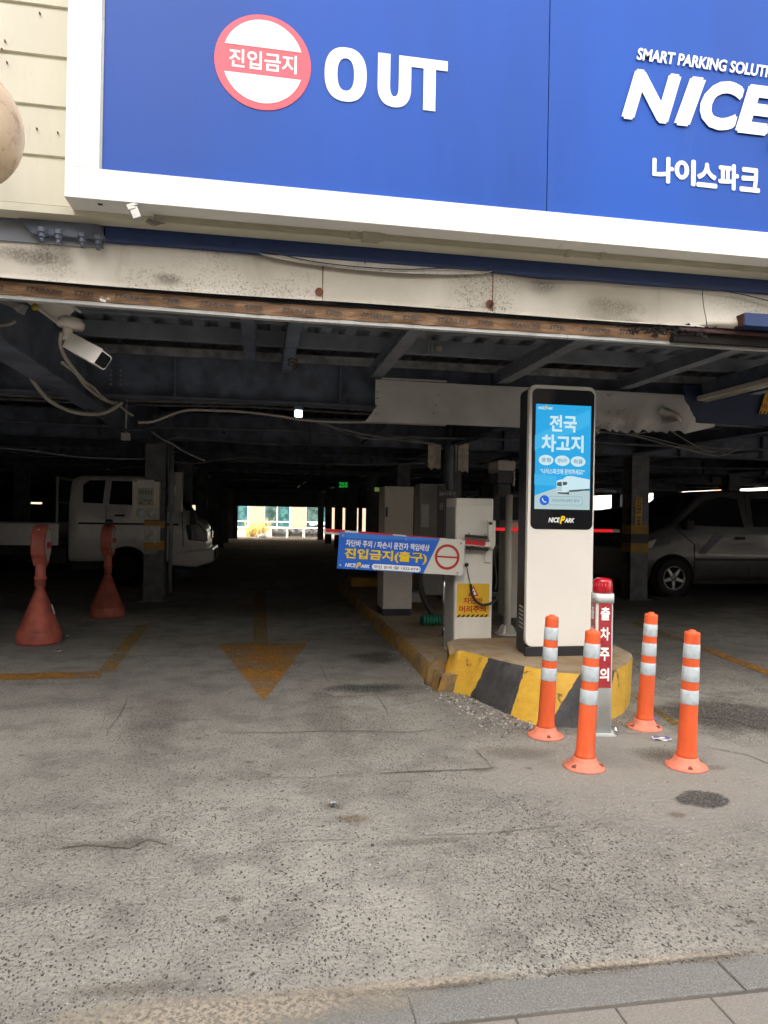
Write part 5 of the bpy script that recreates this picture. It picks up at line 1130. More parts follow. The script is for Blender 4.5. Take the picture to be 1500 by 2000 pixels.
# litter
def litter(name, label, px, py, w_, h_, rot, mats, cat='litter', z=.008, graphic=None):
    c = G(px, py); q = MB(); n_ = 6; vs = []
    for i in range(n_ + 1):
        for j in range(3): vs.append((-w_ / 2 + w_ * i / n_, -h_ / 2 + h_ * j / 2, .004 + .006 * math.sin(i * 1.3 + j)))
    q._add(vs, [(i * 3 + j, (i + 1) * 3 + j, (i + 1) * 3 + j + 1, i * 3 + j + 1) for i in range(n_) for j in range(2)], 0, True)
    if graphic: graphic(q, w_, h_)
    o = q.build(name, mats, None, world=False); o.location = (c.x, c.y, z); o.rotation_euler.z = rot; WL[o.name] = Vector(o.location); return tag(o, label, cat)
def gr1(q, w_, h_):
    q.box(-w_ * .42, -w_ * .30, -h_ * .35, h_ * .3, .0125, .013, 1); q.box(-w_ * .1, w_ * .12, -h_ * .3, h_ * .05, .0125, .013, 2); q.box(w_ * .2, w_ * .42, -h_ * .35, h_ * .3, .0125, .013, 1); q.box(-w_ * .25, w_ * .3, h_ * .32, h_ * .46, .0125, .013, 1)
litter('leaflet', 'small purple and white printed leaflet lying between the two right delineators', 1292, 1445, .115, .06, R(-18), [M_PAPER, FLAT('purple_print', '6a58a8'), M_WHT], 'leaflet', .004, gr1)
litter('leaflet', 'corner of a purple leaflet tucked behind the farther right delineator', 1277, 1407, .05, .04, R(30), [FLAT('purple_paper', '8a7cb8')], 'leaflet', .004)
def gr2(q, w_, h_): q.box(-w_ * .4, -w_ * .05, h_ * .05, h_ * .42, .0125, .014, 1); q.box(w_ * .05, w_ * .4, h_ * .05, h_ * .42, .0125, .014, 1)
litter('blister_pack', 'small shiny foil blister pack lying alone on the open asphalt', 651, 1575, .034, .036, .05, [M('foil', (.35, .37, .42), .25, .7), M('foil_bright', (.75, .78, .8), .2, .3)], 'wrapper', .003, gr2)
litter('paper_scrap', 'white paper scrap on the dark floor nearest the yellow line and large cone', 113, 1274, .075, .02, .1, [M_PAPER], 'paper')
litter('paper_scrap', 'crumpled white scrap just right of the large warning cone', 130, 1244, .05, .025, .6, [M_PAPER], 'paper')
litter('paper_scrap', 'white scrap beside the low island kerb, left of the pay cabinet', 710, 1221, .06, .02, .3, [M_PAPER], 'paper')
q = MB(); c = G(700, 1196); random.seed(9)
# ================================================================== WARNING CONES WITH DISC HEADS
def warn_cone(label, foot, yaw, s=1.0, lean=1.0):
    b0 = G(*foot); t = thing('warning_cone', label, 'warning cone', (b0.x, b0.y + .2, 0), 'red disc-headed warning cones at the left')
    pr = [(.215, 0), (.222, .02), (.222, .10), (.215, .125), (.205, .135)]
    r = .205; z = .135
    for k in range(14): z2 = z + .031; r2 = r - .0115; pr += [(r2 + .003, z + .006), (r2 + .001, z2)]; r = r2; z = z2
    pr += [(.05, .60), (.05, .605)]
    q = MB(); q.lathe(pr, (0, 0, 0), 36); q.build('cone_base', M_CONE, t, world=False)
    q = MB(); q.lathe([(.052, .59), (.052, .66), (.062, .662), (.062, .685), (.050, .69), (.052, .80), (.058, .82)], (0, 0, 0), 20); q.build('neck', M_CONE2, t, world=False)
    hz_ = 1.02; hw, hhh = .155, .215
    prof = [(hw * math.cos(a), hz_ + hhh * math.sin(a) * (1 if math.sin(a) > 0 else 1.05)) for a in [2 * math.pi * i / 28 for i in range(28)]]
    prof = [(x * (1 if z > hz_ - .1 else .75), z) for x, z in prof]
    q = MB(); q.prism(prof, 'y', -.068, .068); h = q.build('disc_head', M_CONE2, t, bevel=.02, world=False, seg=3)
    ring = [(x * .72, hz_ + (z - hz_) * .78) for x, z in prof]
    for sgn_ in (-1, 1):
        q = MB(); q.prism(ring, 'y', sgn_ * .069, sgn_ * .072); fc = q.build('white_face', M('worn_white_face%d%s' % (sgn_, foot[0]), (.6, .58, .55), .6, dirt=.7, dcol='7a5048', ds=8), h, world=False)
        q = MB(); q.box(-.08, .08, min(sgn_ * .0725, sgn_ * .074), max(sgn_ * .0725, sgn_ * .074), hz_ - .035, hz_ + .03); q.build('red_bar', M_REDP, fc, world=False)
    t.rotation_euler = (0, R(lean), R(yaw)); t.scale = (s, s, s); return t
c1 = warn_cone('larger faded warning cone with a disc head, leftmost beside the yellow line', (64, 1262), 92)
c2 = warn_cone('smaller-looking redder warning cone with a disc head, in front of the white truck door', (202, 1208), 85, .98)
T = Matrix.Identity(4); q = MB(); a_ = R(-35); q.poly([(.155, -.025, .30), (.150, .03, .30), (.118, .025, .40), (.123, -.02, .40)], T=Matrix.Rotation(R(-100), 4, 'Z')); q.build('paper_label', M_PAPER, c1, world=False, recalc=False)
q = MB(); random.seed(4)
for i in range(14):
    a = random.uniform(0, 6.3); z = 1.235 + random.uniform(-.05, .02); rr_ = random.uniform(.03, .12); q.poly([(rr_ * math.cos(a), .06 * math.sin(a), z), (rr_ * math.cos(a + .8), .075 * math.sin(a + .8), z - .03), (rr_ * .9 * math.cos(a + .4), .07 * math.sin(a + .4), z - .09)])
q.build('torn_plastic_wrap', M('milky_plastic', (.5, .45, .42), .3), c1, world=False, recalc=False)
q = MB(); q.prism(rrect(-.05, .05, 1.21, 1.30, .03), 'y', -.04, .04); q.build('black_cap', M_BLACK, c2, world=False, bevel=.01)
# ================================================================== ELECTRIC BOX AND NOTICES ON THE LEFT COLUMN
cx0 = CXS[0]; YCf = GY[1] - .152
YX = YCf - .12
a, b_, c, d = rectF(258, 311, 940, 1015, YX)
eb_ = thing('control_box', 'beige electric control box with small buttons on the left steel column', 'electric box', ((a + b_) / 2, YX, c))
q = MB(); q.box(a, b_, YX, YCf - .001, c, d); q.build('case', M('dim_beige_enamel', (.74, .71, .58), .5, var=.08, dirt=.5), eb_, bevel=.008)
x0_, x1_, z0_, z1_ = rectF(269, 300, 953, 987, YX - .006); q = MB(); q.box(x0_, x1_, YX - .008, YX - .0005, z0_, z1_); cpn = q.build('control_panel', M('panel_grey', (.48, .48, .42), .5), eb_, bevel=.002)
for k_ in range(5):
    x_ = x0_ + (x1_ - x0_) * (.14 + .18 * k_)
    for zz_ in (.80, .68): q = MB(); q.lathe([(.011, 0), (.011, .006), (0, .008)], (0, 0, 0), 8, T=Matrix.Translation((x_, YX - .008, z0_ + (z1_ - z0_) * zz_)) @ Matrix.Rotation(R(90), 4, 'X')); q.build('button', M_BLACK, cpn)


for u_ in (.2, .72): q = MB(); q.lathe([(.014, 0), (.012, .012), (0, .013)], (0, 0, 0), 10, T=Matrix.Translation((x0_ + (x1_ - x0_) * u_, YX - .008, z0_ + .035)) @ Matrix.Rotation(R(90), 4, 'X')); q.build('knob', M_BLACK, cpn)
q = MB(); q.box(x0_ + .09, x1_ - .02, YX - .0095, YX - .008, z0_ + .07, z0_ + .085); q.build('print_line', M_INK, cpn)
x0_, x1_, z0_, z1_ = rectF(268, 301, 937, 953, YX - .01); q = MB(); q.box(x0_, x1_, YX - .012, YX - .009, z0_, z1_); q.build('white_card', M_PAPER, eb_)
x0_, x1_, z0_, z1_ = rectF(266, 301, 990, 1008, YX); q = MB(); q.box(x0_, x1_, YX - .003, YX - .0005, z0_ + .06, z1_); q.build('paper_label', M_PAPERO, eb_)
for px in (276, 297):
    x_, z_ = F(px, 1002, YX).x, F(px, 1002, YX).z; q = MB(); q.lathe([(.078, 0), (.078, .006), (0, .007)], (0, 0, 0), 18, T=Matrix.Translation((x_, YX - .004, z_)) @ Matrix.Rotation(R(90), 4, 'X')); q.build('round_sticker', M('pale_blue_sticker', (.62, .70, .70), .5), eb_)
for py0, py1, nm in ((1018, 1031, 'tape_band'), (1056, 1075, 'tape_band')):
    z0_, z1_ = F(300, py1, YCf).z, F(300, py0, YCf).z; q = MB(); q.box(cx0 - .155, cx0 + .155, YCf - .006, YCf - .001, z0_, z1_)
    tag(q.build(nm, M_TAPE, None, loc=(cx0, YCf, z0_)), 'ochre tape band on the left column, %s the paper notice' % ('above' if py0 < 1030 else 'below'), 'tape')
paper('paper_notice', 'curled white paper notice taped to the left column under the electric box', 282, 313, 1027, 1062, YCf - .009, M('crumpled_paper', (.66, .66, .64), .8, var=.2, vs=10), 5)
paper('paper_notice', 'lower pale paper strip with an arrow on the left column', 280, 307, 1072, 1083, YCf - .009, M('dim_paper', (.34, .34, .34), .8), 6)
q = MB(); x_, z_ = F(296, 1083, YCf - .012).x, F(296, 1083, YCf - .012).z; q.prism([(x_ - .03, z_), (x_ + .03, z_), (x_ + .03, z_ - .05), (x_ + .07, z_ - .05), (x_, z_ - .12), (x_ - .07, z_ - .05), (x_ - .03, z_ - .05)], 'y', YCf - .012, YCf - .010); tag(q.build('arrow_sticker', M('pale_arrow', (.25, .25, .25), .7), None, loc=(x_, YCf, z_)), 'pale grey arrow sticker pointing down on the left column', 'sticker')
YX2 = YCf + .1
a, b_, c, d = rectF(328, 355, 922, 1000, YX2); e2 = thing('panel_box', 'tall grey distribution box just right of the left column', 'electric box', ((a + b_) / 2, YX2, c)); q = MB(); q.box(a, b_, YX2, YX2 + .2, c, d); q.build('case', M_GREYE, e2, bevel=.006)
x0_, x1_, z0_, z1_ = rectF(330, 344, 948, 968, YX2 - .002); q = MB(); q.box(x0_, x1_, YX2 - .003, YX2 - .0003, z0_, z1_); q.build('paper_label', M_PAPERO, e2)
q = MB(); q.tube([(CXS[0] + .24, YX2 - .05, .15), (CXS[0] + .24, YX2 - .05, 2.45)], .03, 10); q.tube([(CXS[0] + .19, YX2 - .08, 1.9), (CXS[0] + .19, YX2 - .08, 2.45)], .012, 6); tag(q.build('conduit_pipe', M_STEEL2, None, loc=(CXS[0] + .24, YX2, .15)), 'vertical grey conduit pipe running up the right side of the left column', 'pipe')
# notices on the right column
YCr = GY[1] - .168; cxr = CXS[2]
def vsign(label, px0, px1, py0, py1, Y, mat, cat='sign'):
    a, b_, c, d = rectF(px0, px1, py0, py1, Y); t = thing('cctv_sign', label, cat, ((a + b_) / 2, Y, c)); q = MB(); q.box(a, b_, Y - .004, Y, c, d); pn = q.build('board', mat, t)
    q = MB(); s = '감시카메라작동중'; n_ = len(s)
    for i, ch in enumerate(s):
        gap = 0 if i < 5 else .5; h_ = (d - c) / (n_ + .9); z_ = d - h_ * (i + .2 + gap); text(q, ch, a + (b_ - a) * .16, b_ - (b_ - a) * .16, z_ - h_ * .88, z_, Y - .0045, .014, .012)
    q.build('lettering', M_BLK, pn, recalc=False); return t
vsign('narrow yellow vertical sign with black lettering on the banded right column', 1241, 1254, 971, 1029, YCr, M('dim_yellow_sign', (.60, .34, .03), .5))
vsign('yellow vertical sign with shade put into its colour, on the left flank of the banded column', 1221, 1229, 973, 1030, YCr + .18, M('shaded_yellow_sign', (.20, .14, .03), .6))  # same sign yellow, darkened in its colour for the shade on this flank
# hazard sign on the blue fascia, cut by the photo edge
YH = 6.97; pT = [F(1497, 762, YH), F(1482, 808, YH)]; wS = .36
hs_ = thing('hazard_sign', 'yellow head-warning sign on the dark blue fascia at the right photo edge', 'sign', (pT[1].x, YH, pT[1].z))
q = MB(); P4 = [(pT[0].x, YH, pT[0].z), (pT[0].x + wS, YH, pT[0].z + .0), (pT[1].x + wS, YH, pT[1].z), (pT[1].x, YH, pT[1].z)]; q.prism([(p[0], p[2]) for p in P4], 'y', YH - .003, YH + .0); hb = q.build('board', M('sign_ochre', (.62, .34, .03), .45), hs_)
q = MB(); text(q, '머리주의', pT[1].x + .035, pT[1].x + wS - .04, pT[1].z + .055, pT[1].z + .115, YH - .0035, .012, .01); q.build('lettering', M_STR, hb, recalc=False); q = MB(); text(q, '차단바', pT[1].x + .08, pT[1].x + wS - .02, pT[1].z + .13, pT[1].z + .19, YH - .0035, .012, .01); q.build('lettering', M_STR, hb, recalc=False)
q = MB()
for k_ in range(8): x_ = pT[1].x + .003 + k_ * .045; q.poly([(x_, YH - .0036, pT[1].z + .002), (x_ + .02, YH - .0036, pT[1].z + .002), (x_ + .036, YH - .0036, pT[1].z + .03), (x_ + .016, YH - .0036, pT[1].z + .03)])
tag(q.build('hazard_stripes', M_BLK, hb, recalc=False), kind='stuff')
# ================================================================== CCTV at the left
YV = 4.75
cc = thing('cctv_camera', 'white bullet security camera on a long bracket under the header at the left', 'security camera', tuple(F(125, 625, YV)))
def axT(p0, p1, roll=0):
    z = (Vector(p1) - Vector(p0)).normalized(); x = Vector((0, 1, 0)).cross(z).normalized(); y = z.cross(x); m = Matrix((x, y, z)).transposed().to_4x4(); return Matrix.Translation(p0) @ m @ Matrix.Rotation(R(roll), 4, 'Z')
p0, p1 = F(34, 550, YV - .15), F(142, 630, YV); L = (p1 - p0).length; T = axT(p0, p1)
M_CAMW = M('camera_white', (.82, .78, .72), .4, var=.04, dirt=.15)
q = MB(); q.box(-.070, .058, -.035, .035, 0, L * .90, T=T); q.box(-.085, -.072, -.045, .02, 0, L * 1.0, T=T); q.box(.0585, .066, -.045, .02, 0, L * .84, T=T); q.build('bracket_arm', M_CAMW, cc, bevel=.006)
q = MB(); q.box(.045, .052, -.07, -.03, L * .15, L * .8, T=T); q.build('bracket_fin', M_GREYW, cc)
q = MB(); T3 = Matrix.Translation(F(138, 632, YV - .01)) @ Matrix.Rotation(R(8), 4, 'Y'); q.lathe([(.0, -.032), (.075, -.030), (.083, -.015), (.083, .012), (.06, .035), (0, .037)], (0, 0, 0), 24, T=T3); q.lathe([(.028, -.11), (.030, -.03)], (-.01, 0, 0), 16, T=T3); q.build('joint', M_CAMW, cc)
p0, p1 = F(143, 672, YV + .03), F(200, 703, YV - .17); T = axT(p0, p1); L = (p1 - p0).length
q = MB(); q.prism(rrect(-.05, .05, -.06, .055, .022), 'z', 0, L, T=T); bd = q.build('camera_body', M_CAMW, cc, bevel=.006)
q = MB(); q.prism(rrect(-.042, .042, -.05, .047, .02), 'z', L + .0005, L + .003, T=T); q.build('lens_window', M_GLASSB, bd); q = MB(); q.box(-.052, .052, -.066, -.060, .02, L + .035, T=T); q.box(.0505, .0515, -.015, -.012, .03, L * .7, 1, T=T); q.build('sun_shield', [M_CAMW, M_BLACK], bd)
x_, z_ = F(80, 611, YV - .05).x, F(80, 611, YV - .05).z; q = MB(); q.lathe([(.020, 0), (.020, .002), (0, .003)], (0, 0, 0), 16, T=Matrix.Translation((x_, YV - .17, z_)) @ Matrix.Rotation(R(90), 4, 'X')); q.build('yellow_sticker', M('sticker_gold', (.45, .33, .02), .5), cc)
p0, p1 = F(-20, 575, YV), F(42, 603, YV); T = axT(p0, p1); L = (p1 - p0).length
t2 = thing('hinge_bracket', 'short grey hinge bracket under the header left of the security camera', 'bracket', tuple(p0)); q = MB(); q.box(-.02, .02, -.02, .02, -.1, L, T=T); q.box(-.03, .03, -.008, .008, L - .02, L + .03, T=T); q.tube([tuple(p1 + Vector((-.03, -.03, 0))), tuple(p1 + Vector((.0, .03, -.01)))], .012, 8); q.build('arm', M_GREYW, t2, bevel=.003)
# ================================================================== CABLES
cable('camera_cable', [F(x, y, Y) for x, y, Y in ((121, 650, 4.7), (118, 670, 4.75), (126, 695, 4.9), (145, 722, 5.2), (165, 745, 5.5), (182, 757, 5.9), (198, 774, 6.3), (214, 784, 6.8), (228, 786, 7.1))], .013, M_CABLE, label='pale flexible cable dropping from the security camera and running inwards')
cable('camera_cable', [F(x, y, Y) for x, y, Y in ((122, 708, 5.0), (147, 728, 5.3), (166, 752, 5.6), (188, 771, 6.1), (206, 782, 6.6), (222, 788, 7.0))], .012, M_CABLE, label='second pale cable tied alongside the security camera cable')
cable('conduit_loop', [F(x, y, Y) for x, y, Y in ((-40, 690, 5.6), (5, 697, 5.8), (35, 712, 6.0), (55, 728, 6.1), (70, 752, 6.2), (92, 778, 6.3), (120, 796, 6.5), (150, 806, 6.7), (185, 809, 6.9), (212, 803, 7.0), (238, 787, 7.1))], .018, M_CABLE, label='long grey conduit sagging in a loop at the upper left')
cable('grey_hose', [F(x, y, 4.8) for x, y in ((-30, 634), (2, 635), (20, 632), (30, 626))], .012, M_CABLE, label='short ribbed grey hose entering at the left photo edge')
cable('white_cable', [F(x, y, 7.2) for x, y in ((234, 792), (245, 802), (260, 812))], .011, M_CABLE, label='short white cable end hanging below the first girder at the left')
cable('long_cable', [F(x, y, 7.12) for x, y in ((270, 825), (300, 823), (340, 808), (370, 801), (420, 802), (470, 804), (540, 812), (590, 820), (650, 824), (730, 825), (870, 830))], .013, M_CABLE, label='long white cable running under the first girder past the small lamp')
cable('long_cable', [F(x, y, 7.3) for x, y in ((615, 822), (660, 836), (700, 846), (760, 857), (800, 862), (850, 866))], .008, M_CABLED, label='thin dusty cable sagging right of the small lamp, upper one of two')
cable('long_cable', [F(x, y, 7.4) for x, y in ((600, 818), (640, 832), (700, 853), (740, 858), (790, 856), (840, 868))], .008, M_CABLED, label='thin dusty cable sagging right of the small lamp, lower one of two')
cable('dark_cable', [F(x, y, 7.3) for x, y in ((170, 800), (210, 818), (235, 838), (280, 838), (310, 830), (345, 808))], .012, M_CABLEK, label='dark cable hanging under the first girder above the left column')
cable('dusty_cable', [F(x, y, 7.5) for x, y in ((295, 842), (315, 856), (338, 868), (360, 882), (400, 900))], .009, M_CABLED, label='pale short cable slanting down above the left column')
cable('dusty_cable', [F(x, y, 11.2) for x, y in ((320, 865), (345, 855), (400, 858), (470, 864), (560, 870))], .012, M_CABLED, label='dusty cable strung along the second girder right of the left column')
cable('dusty_cable', [F(x, y, 11.2) for x, y in ((340, 902), (385, 905), (430, 898), (500, 895), (560, 904), (700, 908), (830, 905))], .010, M_CABLED, label='faint cable waving across the dark ceiling above the far opening')
cable('dusty_cable', [F(x, y, 9.0) for x, y in ((0, 875), (60, 880), (160, 893), (280, 897))], .009, M_CABLED, label='faint cable along the dark ceiling at the far left')
for i, pts in enumerate([((1160, 842), (1230, 848), (1300, 838), (1310, 842), (1350, 866), (1385, 882), (1420, 874)), ((1225, 846), (1300, 868), (1345, 878), (1385, 888), (1410, 890), (1440, 878), (1456, 866)), ((1205, 842), (1260, 852), (1300, 862), (1340, 872)), ((1215, 846), (1280, 862), (1330, 876), (1365, 884))]):
    cable('sagging_cable', [F(x, y, 7.6 + i * .05) for x, y in pts], .008, M_CABLED, label=('topmost grey cable of the tangle sagging right of the kiosk', 'longest cable of the tangle right of the kiosk, dipping lowest', 'short straight cable in the tangle beside the kiosk top', 'second straight cable in the tangle beside the kiosk top')[i])
cable('looped_wire', [F(x, y, 5.9) for x, y in ((560, 632), (566, 645), (576, 656))], .004, M_CABLED, label='thin loose wire dangling from the deck near its centre')
cable('hanging_cord', [F(x, y, 6.6) for x, y in ((545, 632), (542, 655), (539, 672))], .004, M_CABLED, label='thin white cord hanging straight from the deck')
cable('rusty_wire_coil', [F(572 + 9 * math.cos(t), 708 + 5 * math.sin(t * 1.0) + t * 1.2 - 8, 6.3 - .05 * math.sin(t)) for t in [i * .8 for i in range(18)]], .005, M('rusty_wire', (.16, .05, .02), .7), label='rusty wire coiled round a hanging beam')
q = MB(); p = F(856, 681, 6.5); q.box(p.x - .02, p.x + .03, p.y - .02, p.y + .02, p.z - .02, p.z + .02); q.tube([(p.x - .09, p.y, p.z + .10), (p.x - .09, p.y, p.z - .05), (p.x - .14, p.y, p.z - .07)], .006, 6); q.tube([(p.x - .06, p.y, p.z + .10), (p.x - .06, p.y, p.z - .04)], .005, 6); tag(q.build('deck_hook', M_CABLE, None, loc=tuple(p)), 'small metal hook and clamp under the deck above the aluminium sheet', 'hook')
# ================================================================== LAMPS
p = F(583, 808, 7.0); ll = thing('led_lamp', 'small glaring white lit lamp under the first girder', 'lamp', tuple(p)); q = MB(); q.box(p.x - .034, p.x + .034, 6.98, 7.0, p.z - .033, p.z + .033); q.build('lens', EMI('lit_lens', 'e8ffff', 9.0), ll, bevel=.004); q = MB(); q.box(p.x - .045, p.x + .045, 7.002, 7.04, p.z - .045, p.z + .09); q.build('housing', M_BLACKM, ll)
p0, p1 = F(1325, 797, 7.4), F(1580, 722, 5.6); p1 = Vector((p0.x, 5.35, p0.z)); tl_ = thing('fluorescent_batten', 'unlit fluorescent batten running inwards at the upper right', 'lamp', tuple(p0)); q = MB(); q.box(p0.x - .07, p0.x + .07, 5.3, 6.95, p0.z + .01, p0.z + .06); q.build('housing', M_BEIGE, tl_, bevel=.005); q = MB(); q.tube([(p0.x, 5.35, p0.z), (p0.x, 6.9, p0.z)], .014, 10); q.build('tube', M('unlit_tube', (.7, .7, .68), .3), tl_)
q = MB(); pa = F(1440, 780, 6.2); q.box(p0.x + .02, p0.x + .2, 5.5, 7.0, p0.z + .07, p0.z + .22); q.build('cable_tray', M_STEEL, tl_)
# green number display
YN = 21.; a, b_, c, d = rectF(662, 679, 942, 952, YN); nd = thing('number_display', 'small lit green display reading 255 hanging over the far aisle', 'display', ((a + b_) / 2, YN, c)); q = MB(); q.box(a - .05, b_ + .05, YN + .002, YN + .06, c - .05, d + .05); q.build('case', M_BLACK, nd); q = MB(); text(q, '255', a, b_, c, d, YN, .012, .02); q.build('digits', EMI('green_led', '28d84c', .5), nd, recalc=False)
q = MB(); q.tube([(a, YN + .03, d + .05), (a, YN + .03, 2.9)], .012, 6); q.tube([(b_, YN + .03, d + .05), (b_, YN + .03, 2.9)], .012, 6); q.build('hanger', M_STEEL, nd)
a, b_, c, d = rectF(732, 741, 952, 960, YN - 3); ns = thing('exit_light', 'tiny dim green lit sign above the beige cabinet', 'sign', ((a + b_) / 2, YN - 3, c)); q = MB(); q.box(a, b_, YN - 3, YN - 2.95, c, d); q.build('panel', EMI('dim_green', '8aa860', .35), ns); q = MB(); q.box(a + .02, a + .03, YN - 2.99, YN - 2.96, d, 2.5); q.build('hanger', M_STEEL, ns)
q = MB(); p = F(246, 853, 8.2); q.box(p.x - .045, p.x + .045, 8.16, 8.24, p.z - .04, p.z + .04); q.lathe([(.025, 0), (.02, .03)], (0, 0, 0), 10, T=Matrix.Translation((p.x - .02, 8.16, p.z)) @ Matrix.Rotation(R(90), 4, 'X')); q.tube([(p.x, 8.2, p.z + .04), (p.x, 8.2, GZ0 + .3)], .01, 6); tag(q.build('junction_box', M_GREYE, None, loc=tuple(p)), 'small grey junction box under the ceiling above the truck cab', 'junction box')

# ================================================================== VEHICLES
M_ARCH = FLAT('arch_black', '050505', .95)
M_ALLOY = M('alloy', (.45, .45, .46), .35, .6)
def car_wheel(parent, x, y, r, w_, side, spokes=5, rimr=.62, mat=None):
    T = Matrix.Translation((x, y, r)) @ Matrix.Rotation(R(90 * side), 4, 'X')
    q = MB(); q.lathe([(r * .66, -w_ / 2), (r * .93, -w_ / 2), (r, -w_ * .36), (r, w_ * .36), (r * .93, w_ / 2), (r * rimr, w_ / 2), (r * rimr, w_ * .0)], (0, 0, 0), 40, T=T, cap=False); wh = q.build('wheel', M_RUBBER, parent, world=False)
    q = MB(); q.lathe([(r * rimr, w_ * .50), (r * rimr * .93, w_ * .5), (r * rimr * .90, w_ * .30)], (0, 0, 0), 40, 0, T=T, cap=False)
    q.lathe([(r * rimr * .90, w_ * .30), (r * rimr * .88, w_ * .05), (0, w_ * .05)], (0, 0, 0), 40, 1, T=T, cap=False)
    for k in range(spokes):
        a = 2 * math.pi * k / spokes + .3; q.prism([(r * .08, -r * .10), (r * rimr * .93, -r * .055), (r * rimr * .93, r * .055), (r * .08, r * .10)], 'z', w_ * .25, w_ * .42, T=T @ Matrix.Rotation(a, 4, 'Z'))
    q.lathe([(r * .16, w_ * .25), (r * .16, w_ * .44), (0, w_ * .46)], (0, 0, 0), 16, T=T); q.build('rim', [mat or M_ALLOY, M_TRIM], wh, world=False)
def loft(stations, w_, zb_, belt, tumble):
    """stations: (x, ztop, halfwidth factor). returns MB"""
    q = MB(); secs = []
    for x, zt, k in stations:
        hw = w_ / 2 * k; bz = min(belt, zt - .05); pts = [(-hw * .93, zb_), (-hw * .99, zb_ + .10), (-hw, (zb_ + bz) / 2), (-hw * .985, bz)]
        th = max(0, zt - belt); ti = tumble * min(1, th / .5) if th > 0 else .03
        if th > .12: pts += [(-(hw * .985 - ti * .9), zt - .10), (-(hw * .985 - ti - .05), zt - .03), (-(hw * .6), zt)]
        else: pts += [(-(hw * .95), zt - .03), (-(hw * .85), zt - .008), (-(hw * .5), zt)]
        secs.append([(x, p[0], p[1]) for p in pts] + [(x, -p[0], p[1]) for p in reversed(pts)])
    n = len(secs[0]); vs = [p for s in secs for p in s]
    q._add(vs, [(i * n + j, i * n + (j + 1) % n, (i + 1) * n + (j + 1) % n, (i + 1) * n + j) for i in range(len(secs) - 1) for j in range(n)], 0, True)
    q._add(vs[:n], [tuple(range(n))], 0, False); q._add(vs[-n:], [tuple(range(n))[::-1]], 0, False); return q
def side_pane(pts, w_, belt, tumble, zroof, off=.008):
    """window polygon (x,z) laid on the leaning side"""
    def yy(z): return -(w_ / 2 * .985 - tumble * .9 * max(0, min(1, (z - belt) / max(.01, zroof - .10 - belt)))) - off
    return [(x, yy(z), z) for x, z in pts]
def flip(obj_T): return obj_T
# --- white pickup truck at the left, facing right
wf = G(247, 1146); trk = thing('cargo_truck', 'small white cargo truck with an open low bed parked behind the warning cones', 'truck', (wf.x, wf.y + .85, 0))
W = 1.72; bel = 1.46
cab = loft([(-1.02, 1.9, .97), (-1.0, 1.98, .99), (-.85, 2.04, 1), (.15, 2.05, 1), (.50, 1.99, 1), (.62, 1.92, 1), (1.02, 1.42, .99), (1.08, 1.34, .985), (1.28, 1.22, .97), (1.36, 1.12, .955), (1.39, .98, .95), (1.40, .70, .94)], W, .46, bel, .14)
cabo = cab.build('cab', M_CAR, trk, world=False)
q = MB(); q.box(-1.0, 1.2, -.62, .62, .30, .462); q.build('chassis', M_TRIM, trk, world=False)
q = MB(); q.poly(side_pane([(-.78, 1.52), (-.80, 1.84), (-.70, 1.93), (-.42, 1.94), (-.44, 1.51)], W, bel, .14, 2.05)); q.build('window', M_CGLASS, cabo, world=False, recalc=False)
q = MB(); q.poly(side_pane([(-.33, 1.50), (-.31, 1.93), (.35, 1.93), (.55, 1.88), (.88, 1.48)], W, bel, .14, 2.05)); q.build('window', M_CGLASS, cabo, world=False, recalc=False)
q = MB(); q.poly([(.635, -.70, 1.88), (.635, .70, 1.88), (1.03, .78, 1.405), (1.03, -.78, 1.405)]); o_ = q.build('windscreen', M_CGLASS, cabo, world=False, recalc=False); o_.location = (.012, 0, .012)
for pts_ in ([(-.375, 1.46), (-.375, .62)], [(.96, 1.4), (.99, .75)]):
    q = MB(); q.tube([(p[0], -.865, p[1]) for p in pts_], .006, 5); q.build('door_seam', M_TRIM, cabo, world=False)
q = MB(); q.box(-.22, -.05, -.89, -.862, 1.28, 1.315); q.build('door_handle', M_TRIM, cabo, world=False, bevel=.008)
q = MB(); q.box(-.85, .9, -.875, -.862, 1.13, 1.165); q.build('side_moulding', M_TRIM, cabo, world=False, bevel=.004)
q = MB(); q.lathe([(.40, 0), (.40, .30)], (0, 0, 0), 32, T=Matrix.Translation((0, -.60, .34)) @ Matrix.Rotation(R(90), 4, 'X')); q.build('wheel_arch', M_ARCH, trk, world=False)
car_wheel(trk, 0, -.80, .345, .2, 1, 7); car_wheel(trk, 0, .80, .345, .2, -1, 7)
q = MB(); q.prism([(1.02, 1.14), (1.26, 1.18), (1.415, 1.0), (1.415, .84), (1.08, .86)], 'y', -.872, -.60); q.build('headlight', M('headlight_lens', (.10, .11, .12), .06), trk, world=False, bevel=.02)
q = MB(); q.prism([(1.02, 1.14), (1.26, 1.18), (1.415, 1.0), (1.415, .84), (1.08, .86)], 'y', .60, .872); q.build('headlight', M('headlight_lens_b', (.10, .11, .12), .06), trk, world=False, bevel=.02)
q = MB(); q.prism([(.72, .40), (.74, .64), (1.10, .68), (1.52, .72), (1.54, .46), (1.2, .36)], 'y', -.85, .85); q.build('bumper', M_CAR, trk, world=False, bevel=.04); q = MB(); q.box(1.50, 1.548, -.4, .4, .5, .66); q.build('grille', M_TRIM, trk, world=False)
q = MB(); q.box(1.12, 1.22, -1.06, -.90, 1.16, 1.42); q.tube([(1.02, -.84, 1.42), (1.12, -.96, 1.44), (1.17, -.98, 1.38)], .012, 6); q.build('wing_mirror', M_TRIM, trk, world=False, bevel=.02)
